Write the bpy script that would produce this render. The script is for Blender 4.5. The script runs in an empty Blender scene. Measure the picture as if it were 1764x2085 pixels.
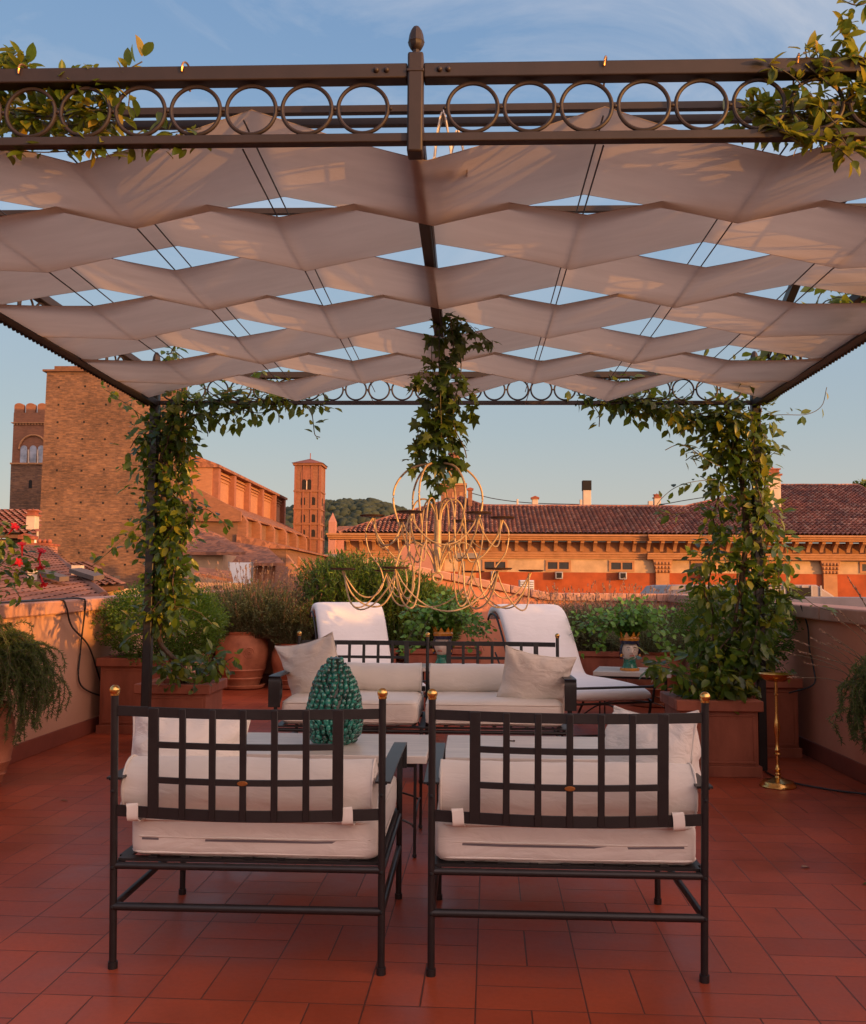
import bpy, bmesh, math, random
import numpy as np
from mathutils import Vector, Matrix, noise
R = math.radians
random.seed(7); rng = np.random.default_rng(7)
sc = bpy.context.scene
col = sc.collection
# ------------------------------------------------------------------ camera frame (pixel units of a 1764 x 2085 picture)
FOC, CU, CV, EYE = 1950.0, 882.0, 1042.5, 1.22
_a = np.array([(957-CU)/FOC, -(1197-CV)/FOC, -1.0]); _a /= np.linalg.norm(_a)
_b = np.array([1, -0.0045, 0.0]); _b[2] = -(_b[0]*_a[0]+_b[1]*_a[1])/_a[2]; _b /= np.linalg.norm(_b)
CAMM = np.array([_b, _a, np.cross(_b, _a)])
def P(u, v, Y):
    r = CAMM @ np.array([(u-CU)/FOC, -(v-CV)/FOC, -1.0]); t = Y/r[1]
    return np.array([r[0]*t, Y, EYE+r[2]*t])
def PX(u, v, x):
    r = CAMM @ np.array([(u-CU)/FOC, -(v-CV)/FOC, -1.0]); t = x/r[0]
    return np.array([x, r[1]*t, EYE+r[2]*t])
# ------------------------------------------------------------------ materials
def newmat(name):
    m = bpy.data.materials.new(name); m.use_nodes = True
    nt = m.node_tree; nt.nodes.clear()
    out = nt.nodes.new('ShaderNodeOutputMaterial')
    return m, nt, out
def L(nt, a, b): nt.links.new(a, b)
def node(nt, t, **kw):
    n = nt.nodes.new('ShaderNode'+t)
    for k, v in kw.items(): setattr(n, k, v)
    return n
def sval(n, **kw):
    for k, v in kw.items(): n.inputs[k.replace('_', ' ')].default_value = v
def rgba(c): return (c[0], c[1], c[2], 1)
def mulc(c, k): return tuple(min(1, x*k) for x in c)
def mat(name, c, rough=.6, metal=0, var=.12, scale=6, bump=.1, bscale=60, c2=None, coord='Object', detail=5, stretch=(1,1,1), bdist=.004, coat=0, sheen=0):
    m, nt, out = newmat(name)
    p = node(nt, 'BsdfPrincipled'); L(nt, p.outputs[0], out.inputs[0])
    p.inputs['Roughness'].default_value = rough; p.inputs['Metallic'].default_value = metal
    if coat: p.inputs['Coat Weight'].default_value = coat; p.inputs['Coat Roughness'].default_value = .08
    if sheen: p.inputs['Sheen Weight'].default_value = sheen
    tc = node(nt, 'TexCoord'); mp = node(nt, 'Mapping'); L(nt, tc.outputs[coord], mp.inputs[0]); mp.inputs['Scale'].default_value = stretch
    n = node(nt, 'TexNoise'); L(nt, mp.outputs[0], n.inputs['Vector']); sval(n, Scale=scale, Detail=detail, Roughness=.6)
    r = node(nt, 'ValToRGB'); L(nt, n.outputs[0], r.inputs[0])
    a = mulc(c, 1-var); b = c2 if c2 else mulc(c, 1+var)
    r.color_ramp.elements[0].position = .32; r.color_ramp.elements[0].color = rgba(a)
    r.color_ramp.elements[1].position = .68; r.color_ramp.elements[1].color = rgba(b)
    L(nt, r.outputs[0], p.inputs['Base Color'])
    if bump:
        n2 = node(nt, 'TexNoise'); L(nt, tc.outputs[coord], n2.inputs['Vector']); sval(n2, Scale=bscale, Detail=4)
        bm_ = node(nt, 'Bump'); sval(bm_, Strength=bump, Distance=bdist); L(nt, n2.outputs[0], bm_.inputs['Height']); L(nt, bm_.outputs[0], p.inputs['Normal'])
    return m
def leafmat(name, cols, rough=.42, trans=.3, tcol=(.35,.45,.04)):
    m, nt, out = newmat(name)
    p = node(nt, 'BsdfPrincipled'); p.inputs['Roughness'].default_value = rough
    g = node(nt, 'NewGeometry'); r = node(nt, 'ValToRGB'); L(nt, g.outputs['Random Per Island'], r.inputs[0])
    el = r.color_ramp.elements
    el[0].position = 0; el[0].color = rgba(cols[0]); el[1].position = 1; el[1].color = rgba(cols[-1])
    for i, c in enumerate(cols[1:-1]):
        e = el.new((i+1)/(len(cols)-1)); e.color = rgba(c)
    L(nt, r.outputs[0], p.inputs['Base Color'])
    t = node(nt, 'BsdfTranslucent'); mx = node(nt, 'MixRGB'); mx.inputs[0].default_value = .5
    L(nt, r.outputs[0], mx.inputs[1]); mx.inputs[2].default_value = rgba(tcol); L(nt, mx.outputs[0], t.inputs[0])
    s = node(nt, 'MixShader'); s.inputs[0].default_value = trans; L(nt, p.outputs[0], s.inputs[1]); L(nt, t.outputs[0], s.inputs[2])
    L(nt, s.outputs[0], out.inputs[0]); return m
# ------------------------------------------------------------------ tags
def tag(o, label=None, cat=None, group=None, kind=None):
    if label: o['label'] = label
    if cat: o['category'] = cat
    if group: o['group'] = group
    if kind: o['kind'] = kind
    return o
def empty(name, loc, rz=0, label=None, cat=None, group=None):
    o = bpy.data.objects.new(name, None); col.objects.link(o); o.location = loc; o.rotation_euler = (0, 0, rz)
    o.empty_display_size = .1
    return tag(o, label, cat, group)
def wloc(o):
    v = Vector((0,0,0))
    while o: v = v + Vector(o.location); o = o.parent
    return v
def copy_tree(o, parent=None):
    c = o.copy(); col.objects.link(c); c.parent = parent
    for ch in list(o.children): copy_tree(ch, c)
    return c
# ------------------------------------------------------------------ mesh builder
def vec(p): return Vector((float(p[0]), float(p[1]), float(p[2])))
def catmull(pts, n=8, closed=False):
    pts = [vec(p) for p in pts]; out = []
    N = len(pts); rngk = range(N if closed else N-1)
    for i in rngk:
        if closed: p0, p1, p2, p3 = pts[(i-1)%N], pts[i], pts[(i+1)%N], pts[(i+2)%N]
        else: p0, p1, p2, p3 = pts[max(i-1,0)], pts[i], pts[i+1], pts[min(i+2,N-1)]
        for k in range(n):
            t = k/n
            out.append(.5*((2*p1)+(-p0+p2)*t+(2*p0-5*p1+4*p2-p3)*t*t+(-p0+3*p1-3*p2+p3)*t**3))
    if not closed: out.append(pts[-1])
    return out
class MB:
    def __init__(s): s.v = []; s.f = []; s.m = []
    def add(s, vs, fs, m=0):
        o = len(s.v); s.v += [tuple(float(c) for c in x) for x in vs]; s.f += [tuple(i+o for i in f) for f in fs]; s.m += [m]*len(fs); return s
    def box(s, x0, x1, y0, y1, z0, z1, m=0):
        return s.add([(x0,y0,z0),(x1,y0,z0),(x1,y1,z0),(x0,y1,z0),(x0,y0,z1),(x1,y0,z1),(x1,y1,z1),(x0,y1,z1)],
              [(0,3,2,1),(4,5,6,7),(0,1,5,4),(1,2,6,5),(2,3,7,6),(3,0,4,7)], m)
    def hexa(s, p, m=0):  # 8 points, bottom loop then top loop
        return s.add(p, [(0,3,2,1),(4,5,6,7),(0,1,5,4),(1,2,6,5),(2,3,7,6),(3,0,4,7)], m)
    def prism(s, poly, d, m=0):  # polygon (3d pts) extruded along d
        n = len(poly); d = vec(d); a = [vec(p) for p in poly]; b = [p+d for p in a]
        return s.add(a+b, [tuple(range(n))[::-1], tuple(range(n, 2*n))]+[(i, (i+1)%n, n+(i+1)%n, n+i) for i in range(n)], m)
    def sweep(s, pts, prof, up=(0,0,1), closed=False, m=0, scale=None):
        pts = [vec(p) for p in pts]; n = len(prof); N = len(pts); vs = []; up = vec(up)
        for i, p in enumerate(pts):
            if closed: t = pts[(i+1)%N]-pts[i-1]
            else: t = pts[min(i+1,N-1)]-pts[max(i-1,0)]
            t.normalize(); a = t.cross(up)
            if a.length < 1e-4: a = t.cross(Vector((0,1,0.01)))
            a.normalize(); b = a.cross(t)
            k = scale[i] if scale else 1
            vs += [p+a*(q[0]*k)+b*(q[1]*k) for q in prof]
        fs = []
        for i in range(N if closed else N-1):
            j = (i+1) % N
            fs += [(i*n+k, j*n+k, j*n+(k+1)%n, i*n+(k+1)%n) for k in range(n)]
        if not closed: fs += [tuple(range(n)), tuple(range((N-1)*n, N*n))[::-1]]
        return s.add(vs, fs, m)
    def tube(s, pts, r, n=8, closed=False, m=0, scale=None):
        return s.sweep(pts, [(r*math.cos(2*math.pi*k/n), r*math.sin(2*math.pi*k/n)) for k in range(n)], (0.013,0.007,1), closed, m, scale)
    def bar(s, pts, w, t, up=(0,0,1), m=0, closed=False):  # w across, t along 'up'
        return s.sweep(pts, [(-w/2,-t/2),(w/2,-t/2),(w/2,t/2),(-w/2,t/2)], up, closed, m)
    def lathe(s, prof, n=24, c=(0,0,0), m=0, sx=1, sy=1):
        vs = []; 
        for r, z in prof:
            vs += [(c[0]+r*sx*math.cos(2*math.pi*k/n), c[1]+r*sy*math.sin(2*math.pi*k/n), c[2]+z) for k in range(n)]
        fs = []
        for i in range(len(prof)-1):
            fs += [(i*n+k, i*n+(k+1)%n, (i+1)*n+(k+1)%n, (i+1)*n+k) for k in range(n)]
        fs += [tuple(range(n))[::-1], tuple(range((len(prof)-1)*n, len(prof)*n))]
        return s.add(vs, fs, m)
    def ball(s, c, r, n=12, m=0, sz=1):
        pr = [(r*math.sin(math.pi*k/(n//1))*1.0+1e-5, -r*sz*math.cos(math.pi*k/n)) for k in range(n+1)]
        return s.lathe(pr, max(8, n+2), c, m)
    def ring(s, c, R_, r, axis='y', n=32, k=8, m=0):
        pts = []
        for i in range(n):
            a = 2*math.pi*i/n; ca, sa = math.cos(a)*R_, math.sin(a)*R_
            pts.append((c[0]+ca, c[1], c[2]+sa) if axis == 'y' else (c[0], c[1]+ca, c[2]+sa) if axis == 'x' else (c[0]+ca, c[1]+sa, c[2]))
        up = {'y': (0,1,0), 'x': (1,0,0), 'z': (0,0,1)}[axis]
        return s.sweep(pts, [(r*math.cos(2*math.pi*q/k), r*math.sin(2*math.pi*q/k)) for q in range(k)], up, True, m)
    def build(s, name, mats, parent=None, local=False, angle=35, bevel=0, seg=2):
        me = bpy.data.meshes.new(name); v = s.v
        if parent and not local:
            w = wloc(parent); v = [(a-w.x, b-w.y, c-w.z) for a, b, c in v]
        me.from_pydata(v, [], s.f)
        if not isinstance(mats, (list, tuple)): mats = [mats]
        for q in mats: me.materials.append(q)
        if len(mats) > 1: me.polygons.foreach_set('material_index', s.m)
        b = bmesh.new(); b.from_mesh(me); bmesh.ops.recalc_face_normals(b, faces=b.faces); b.to_mesh(me); b.free()
        me.shade_smooth(); me.set_sharp_from_angle(angle=R(angle))
        o = bpy.data.objects.new(name, me); col.objects.link(o)
        if parent: o.parent = parent
        if bevel:
            q = o.modifiers.new('bevel', 'BEVEL'); q.width = bevel; q.segments = seg; q.limit_method = 'ANGLE'; q.angle_limit = R(40); q.harden_normals = False
        return o
# ------------------------------------------------------------------ numpy scatter
def basis(d, n):
    d = d/np.linalg.norm(d, axis=1, keepdims=True)
    x = np.cross(d, n); x /= (np.linalg.norm(x, axis=1, keepdims=True)+1e-9)
    z = np.cross(x, d)
    return np.stack([x, d, z], axis=2)          # columns: width, length, normal
class SC:
    def __init__(s): s.V = []; s.F = []; s.n = 0
    def add(s, tv, tf, Rm, t, sca):
        tv = np.asarray(tv, float); m = len(t)
        sca = np.asarray(sca, float); sca = sca[:, None, None] if sca.ndim == 1 else sca[:, None, :]
        V = np.einsum('mij,mkj->mki', Rm, tv[None]*sca) + np.asarray(t)[:, None, :]
        byk = {}
        for f in tf: byk.setdefault(len(f), []).append(f)
        for k, fl in byk.items():
            F = np.asarray(fl)[None] + (np.arange(m)*len(tv))[:, None, None] + s.n
            s.F.append(F.reshape(-1, k))
        s.V.append(V.reshape(-1, 3)); s.n += m*len(tv); return s
    def build(s, name, mt, parent=None, smooth=True):
        V = np.concatenate(s.V)
        if parent: V = V - np.array(wloc(parent))
        me = bpy.data.meshes.new(name)
        me.vertices.add(len(V)); me.vertices.foreach_set('co', V.astype(np.float32).ravel())
        loops = np.concatenate([f.ravel() for f in s.F]); tot = np.concatenate([np.full(len(f), f.shape[1]) for f in s.F])
        st = np.concatenate([[0], np.cumsum(tot)[:-1]])
        me.loops.add(len(loops)); me.loops.foreach_set('vertex_index', loops.astype(np.int32))
        me.polygons.add(len(tot)); me.polygons.foreach_set('loop_start', st.astype(np.int32))
        me.update(calc_edges=True); me.validate()
        if smooth: me.shade_smooth()
        me.materials.append(mt)
        o = bpy.data.objects.new(name, me); col.objects.link(o)
        if parent: o.parent = parent
        return o
# leaf templates: y = length 0..1, x = width, z = fold
LEAF_V = [(0,0,0),(.23,.28,.05),(0,.3,-.02),(-.23,.28,.05),(.25,.62,.03),(0,.64,-.04),(-.25,.62,.03),(0,1,-.12)]
LEAFN_V = [(0,0,0),(.10,.08,.02),(.20,.24,.05),(.255,.44,.06),(.235,.62,.04),(.15,.82,.0),(0,1,-.12),(-.15,.82,.0),(-.235,.62,.04),(-.255,.44,.06),(-.20,.24,.05),(-.10,.08,.02),(0,.24,-.01),(0,.44,-.02),(0,.62,-.04),(0,.82,-.07)]
LEAFN_F = [(0,1,2,12),(12,2,3,13),(13,3,4,14),(14,4,5,15),(15,5,6),(0,12,10,11),(12,13,9,10),(13,14,8,9),(14,15,7,8),(15,6,7)]
LEAF_F = [(0,1,2),(0,2,3),(1,4,5,2),(2,5,6,3),(4,7,5),(5,7,6)]
IVY_V = [(0,.12,0),(.1,0,.0),(.48,.08,-.08),(.3,.34,0),(.44,.62,-.06),(.16,.58,0),(0,1,-.12),(-.16,.58,0),(-.44,.62,-.06),(-.3,.34,0),(-.48,.08,-.08),(-.1,0,0),(0,.45,.05)]
IVY_F = [(12,0,1),(12,1,2),(12,2,3),(12,3,4),(12,4,5),(12,5,6),(12,6,7),(12,7,8),(12,8,9),(12,9,10),(12,10,11),(12,11,0)]
ROUND_V = [(0,0,0),(.4,.15,.04),(.5,.5,.05),(.35,.88,0),(0,1,-.04),(-.35,.88,0),(-.5,.5,.05),(-.4,.15,.04),(0,.5,-.03)]
ROUND_F = [(8,0,1),(8,1,2),(8,2,3),(8,3,4),(8,4,5),(8,5,6),(8,6,7),(8,7,0)]
SMALL_V = [(0,0,0),(.25,.5,.06),(0,1,0),(-.25,.5,.06)]
SMALL_F = [(0,1,2,3)]
NEED_V = [(-.05,0,0),(.05,0,0),(.04,.7,0),(0,1,0),(-.04,.7,0)]
NEED_F = [(0,1,2,3,4)]
def unit(m): 
    d = rng.normal(size=(m,3)); return d/np.linalg.norm(d, axis=1, keepdims=True)
# ------------------------------------------------------------------ materials used
IRON = mat('dark_iron_paint', (.024,.021,.021), .42, .25, .18, 18, .12, 180, bdist=.001)
IRONB = mat('brown_iron_paint', (.024,.015,.013), .55, .1, .18, 14, .12, 160, bdist=.001)
BRASS = mat('brass', (.72,.42,.13), .24, 1, .18, 20, .05, 90, bdist=.001)
COPPER = mat('old_brass', (.45,.22,.09), .35, 1, .25, 60, .05, 90, bdist=.001)
GOLD = mat('champagne_metal', (.50,.36,.22), .55, .35, .22, 40, .04, 120, bdist=.001)
PAN = mat('rusty_pan', (.10,.055,.035), .6, .5, .3, 40)
def fabric(name, c, weave=900, var=.05, rough=.85, wr=.35):
    m, nt, out = newmat(name)
    p = node(nt, 'BsdfPrincipled'); L(nt, p.outputs[0], out.inputs[0]); sval(p, Roughness=rough); p.inputs['Sheen Weight'].default_value = .25
    tc = node(nt, 'TexCoord'); n = node(nt, 'TexNoise'); L(nt, tc.outputs['Object'], n.inputs['Vector']); sval(n, Scale=3.5, Detail=4)
    r = node(nt, 'ValToRGB'); L(nt, n.outputs[0], r.inputs[0]); r.color_ramp.elements[0].color = rgba(mulc(c, 1-var)); r.color_ramp.elements[1].color = rgba(mulc(c, 1+var))
    r.color_ramp.elements[0].position = .3; r.color_ramp.elements[1].position = .7
    L(nt, r.outputs[0], p.inputs['Base Color'])
    w = node(nt, 'TexNoise'); L(nt, tc.outputs['Object'], w.inputs['Vector']); sval(w, Scale=weave, Detail=1)
    mp = node(nt, 'Mapping'); L(nt, tc.outputs['Object'], mp.inputs[0]); mp.inputs['Scale'].default_value = (1,2.2,2.2)
    w2 = node(nt, 'TexNoise'); L(nt, mp.outputs[0], w2.inputs['Vector']); sval(w2, Scale=9, Detail=3, Distortion=.6)
    b1 = node(nt, 'Bump'); sval(b1, Strength=wr, Distance=.02); L(nt, w2.outputs[0], b1.inputs['Height'])
    b2 = node(nt, 'Bump'); sval(b2, Strength=.25, Distance=.0006); L(nt, w.outputs[0], b2.inputs['Height']); L(nt, b1.outputs[0], b2.inputs['Normal'])
    L(nt, b2.outputs[0], p.inputs['Normal']); return m
CREAM = fabric('cream_canvas', (.74,.675,.60))
CREAMP = fabric('cream_pillow', (.72,.65,.58), wr=.7)
PIPE = mat('cream_piping', (.72,.65,.57), .8, 0, .05, 20, 0)
WHITEC = fabric('white_canvas', (.77,.735,.71), wr=.2)
ZIP = mat('zip_tape', (.16,.14,.15), .6)
STONE = mat('pale_travertine', (.62,.56,.49), .35, 0, .14, 3, .06, 80, stretch=(1,6,1))
TERRA = mat('terracotta_pot', (.34,.10,.045), .72, 0, .3, 5, .3, 50, c2=(.48,.17,.085), detail=8)
TERRAD = mat('terracotta_box', (.25,.065,.03), .7, 0, .3, 4, .25, 50, c2=(.36,.105,.055), stretch=(1,1,.4), detail=8)
SOIL = mat('potting_soil', (.03,.02,.015), .95, 0, .5, 40, .8, 60, bdist=.02)
WALLC = mat('peach_render', (.55,.29,.185), .88, 0, .13, 1.0, .35, 60, c2=(.58,.32,.21), detail=9, bdist=.003)
WALLR = mat('coral_render', (.66,.245,.145), .88, 0, .12, 1.1, .35, 70, c2=(.72,.31,.19), bdist=.003)
COPING = mat('pink_coping', (.52,.25,.17), .75, 0, .12, 3, .25, 60, c2=(.58,.31,.22))
SKIRT = mat('red_skirting', (.22,.055,.032), .6, 0, .15, 5, .1, 60)
STEM = mat('woody_stem', (.085,.055,.035), .85, 0, .3, 40, .6, 120)
STEMG = mat('green_stem', (.09,.075,.035), .7, 0, .3, 40, .3, 120)
RUBBER = mat('black_hose', (.018,.016,.016), .45)
JAS = leafmat('jasmine_leaf', [(.018,.045,.008),(.03,.075,.012),(.055,.115,.014),(.10,.155,.016),(.27,.25,.02)], .33, .40, (.42,.50,.04))
JASN = leafmat('near_jasmine_leaf', [(.03,.065,.008),(.055,.11,.012),(.10,.16,.015),(.18,.20,.018),(.34,.20,.02)], .38, .45, (.55,.52,.05))
IVYM = leafmat('ivy_leaf', [(.012,.032,.007),(.022,.055,.010),(.04,.085,.012),(.09,.13,.015)], .38, .32)
BOX = leafmat('boxwood_leaf', [(.018,.055,.006),(.035,.10,.008),(.06,.15,.012),(.12,.21,.02)], .5, .35)
ROSE = leafmat('rosemary_leaf', [(.022,.045,.012),(.035,.07,.016),(.06,.105,.02),(.12,.15,.03)], .6, .25)
ROSEB = leafmat('upright_rosemary_leaf', [(.02,.065,.010),(.04,.11,.014),(.08,.17,.02),(.17,.25,.03)], .55, .35)
LAVL = leafmat('lavender_leaf', [(.07,.11,.055),(.11,.16,.08),(.17,.21,.11),(.26,.23,.11)], .8, .3)
LAVF = leafmat('lavender_flower', [(.24,.14,.10),(.32,.20,.12),(.22,.14,.13)], .8, .1, (.3,.15,.1))
GER = leafmat('geranium_leaf', [(.05,.14,.015),(.09,.24,.025),(.18,.36,.05)], .45, .3)
REDF = leafmat('red_petal', [(.55,.01,.02),(.70,.02,.04)], .5, .4, (.8,.05,.05))
DRY = leafmat('dry_leaf', [(.14,.06,.02),(.2,.10,.03)], .6, .2)
# floor: basket weave of half-module bricks
def floor_mat():
    m, nt, out = newmat('red_floor_tiles')
    p = node(nt, 'BsdfPrincipled'); L(nt, p.outputs[0], out.inputs[0])
    tc = node(nt, 'TexCoord'); mp = node(nt, 'Mapping'); L(nt, tc.outputs['Object'], mp.inputs[0])
    mp.inputs['Rotation'].default_value = (0,0,R(1.2)); s = 1/.325; mp.inputs['Scale'].default_value = (s,s,s); mp.inputs['Location'].default_value = (.12,.1,0)
    sx = node(nt, 'SeparateXYZ'); L(nt, mp.outputs[0], sx.inputs[0])
    def M(op, a, b=None, c=None):
        n = node(nt, 'Math', operation=op)
        for i, q in enumerate((a, b, c)):
            if q is None: continue
            if isinstance(q, (int, float)): n.inputs[i].default_value = q
            else: L(nt, q, n.inputs[i])
        return n.outputs[0]
    X, Y = sx.outputs[0], sx.outputs[1]
    fx, fy = M('FLOOR', X), M('FLOOR', Y)
    par = M('MODULO', M('ADD', M('ADD', fx, fy), 1000), 2)      # 0: split in x, 1: split in y
    ux, uy = M('SUBTRACT', X, fx), M('SUBTRACT', Y, fy)
    def edge(u): return M('SUBTRACT', .5, M('ABSOLUTE', M('SUBTRACT', u, .5)))
    ex, ey = edge(ux), edge(uy)
    mx, my = M('ABSOLUTE', M('SUBTRACT', ux, .5)), M('ABSOLUTE', M('SUBTRACT', uy, .5))
    big = 1.0
    mxx = M('ADD', mx, M('MULTIPLY', par, big)); myy = M('ADD', my, M('MULTIPLY', M('SUBTRACT', 1, par), big))
    d = M('MINIMUM', M('MINIMUM', ex, ey), M('MINIMUM', mxx, myy))
    wn = node(nt, 'TexNoise'); L(nt, tc.outputs['Object'], wn.inputs['Vector']); sval(wn, Scale=2.3, Detail=3)
    wid = M('MULTIPLY_ADD', wn.outputs[0], .016, .0025)
    mr = node(nt, 'MapRange'); mr.interpolation_type = 'SMOOTHSTEP'; L(nt, d, mr.inputs[0]); mr.inputs[1].default_value = .002; L(nt, wid, mr.inputs[2])
    j = mr.outputs[0]                                             # 0 joint, 1 tile
    half = M('ADD', M('MULTIPLY', M('GREATER_THAN', ux, .5), M('SUBTRACT', 1, par)), M('MULTIPLY', M('GREATER_THAN', uy, .5), par))
    cx = node(nt, 'CombineXYZ'); L(nt, fx, cx.inputs[0]); L(nt, fy, cx.inputs[1]); L(nt, half, cx.inputs[2])
    wh = node(nt, 'TexWhiteNoise'); wh.noise_dimensions = '3D'; L(nt, cx.outputs[0], wh.inputs[0])
    r = node(nt, 'ValToRGB'); L(nt, wh.outputs[0], r.inputs[0])
    r.color_ramp.elements[0].color = (.34,.064,.025,1); r.color_ramp.elements[1].color = (.42,.084,.032,1)
    e = r.color_ramp.elements.new(.5); e.color = (.38,.074,.029,1)
    n1 = node(nt, 'TexNoise'); L(nt, tc.outputs['Object'], n1.inputs['Vector']); sval(n1, Scale=1.1, Detail=6, Roughness=.65)
    r2 = node(nt, 'ValToRGB'); L(nt, n1.outputs[0], r2.inputs[0]); r2.color_ramp.elements[0].position = .35; r2.color_ramp.elements[1].position = .7
    r2.color_ramp.elements[0].color = (.66,.66,.74,1); r2.color_ramp.elements[1].color = (1.10,1.03,.97,1)
    mu = node(nt, 'MixRGB', blend_type='MULTIPLY'); mu.inputs[0].default_value = 1; L(nt, r.outputs[0], mu.inputs[1]); L(nt, r2.outputs[0], mu.inputs[2])
    n3 = node(nt, 'TexNoise'); L(nt, tc.outputs['Object'], n3.inputs['Vector']); sval(n3, Scale=55, Detail=4, Roughness=.7)
    r3 = node(nt, 'ValToRGB'); L(nt, n3.outputs[0], r3.inputs[0]); r3.color_ramp.elements[0].position = .3; r3.color_ramp.elements[1].position = .75
    r3.color_ramp.elements[0].color = (.88,.88,.88,1); r3.color_ramp.elements[1].color = (1.1,1.1,1.12,1)
    mu3 = node(nt, 'MixRGB', blend_type='MULTIPLY'); mu3.inputs[0].default_value = 1; L(nt, mu.outputs[0], mu3.inputs[1]); L(nt, r3.outputs[0], mu3.inputs[2])
    mj = node(nt, 'MixRGB'); L(nt, j, mj.inputs[0]); mj.inputs[1].default_value = (.075,.026,.018,1); L(nt, mu3.outputs[0], mj.inputs[2])
    L(nt, mj.outputs[0], p.inputs['Base Color'])
    rr = node(nt, 'MapRange'); L(nt, n1.outputs[0], rr.inputs[0]); rr.inputs[1].default_value = .3; rr.inputs[2].default_value = .7; rr.inputs[3].default_value = .26; rr.inputs[4].default_value = .6; p.inputs['Specular IOR Level'].default_value = .38
    L(nt, rr.outputs[0], p.inputs['Roughness'])
    hh = M('ADD', M('MULTIPLY', j, 1.0), M('MULTIPLY', n3.outputs[0], .12)); hh = M('ADD', hh, M('MULTIPLY', wh.outputs[0], .25))
    b = node(nt, 'Bump'); sval(b, Strength=.6, Distance=.0025); L(nt, hh, b.inputs['Height'])
    b2 = node(nt, 'Bump'); sval(b2, Strength=.25, Distance=.01); n4 = node(nt, 'TexNoise'); L(nt, tc.outputs['Object'], n4.inputs['Vector']); sval(n4, Scale=5, Detail=3)
    L(nt, n4.outputs[0], b2.inputs['Height']); L(nt, b.outputs[0], b2.inputs['Normal']); L(nt, b2.outputs[0], p.inputs['Normal'])
    return m
FLOOR = floor_mat()
def canopy_mat():
    m, nt, out = newmat('shade_fabric')
    d = node(nt, 'BsdfDiffuse'); t = node(nt, 'BsdfTranslucent'); s = node(nt, 'MixShader'); s.inputs[0].default_value = .5
    tc = node(nt, 'TexCoord'); n = node(nt, 'TexNoise'); L(nt, tc.outputs['Object'], n.inputs['Vector']); sval(n, Scale=2.2, Detail=5, Roughness=.65)
    mp = node(nt, 'Mapping'); L(nt, tc.outputs['Object'], mp.inputs[0]); mp.inputs['Scale'].default_value = (1,4,1)
    L(nt, mp.outputs[0], n.inputs['Vector'])
    r = node(nt, 'ValToRGB'); L(nt, n.outputs[0], r.inputs[0]); r.color_ramp.elements[0].position = .3; r.color_ramp.elements[1].position = .72
    r.color_ramp.elements[0].color = (.52,.42,.33,1); r.color_ramp.elements[1].color = (.60,.495,.395,1)
    L(nt, r.outputs[0], d.inputs[0]); L(nt, r.outputs[0], t.inputs[0])
    w = node(nt, 'TexNoise'); L(nt, tc.outputs['Object'], w.inputs['Vector']); sval(w, Scale=260, Detail=2)
    mp2 = node(nt, 'Mapping'); L(nt, tc.outputs['Object'], mp2.inputs[0]); mp2.inputs['Scale'].default_value = (1.2,5,1)
    w2 = node(nt, 'TexNoise'); L(nt, mp2.outputs[0], w2.inputs['Vector']); sval(w2, Scale=3, Detail=4, Distortion=.4)
    b = node(nt, 'Bump'); sval(b, Strength=.12, Distance=.02); L(nt, w2.outputs[0], b.inputs['Height'])
    b2 = node(nt, 'Bump'); sval(b2, Strength=.2, Distance=.001); L(nt, w.outputs[0], b2.inputs['Height']); L(nt, b.outputs[0], b2.inputs['Normal'])
    L(nt, b2.outputs[0], d.inputs['Normal'])
    L(nt, d.outputs[0], s.inputs[1]); L(nt, t.outputs[0], s.inputs[2]); L(nt, s.outputs[0], out.inputs[0]); return m
SHADE = canopy_mat()
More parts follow.
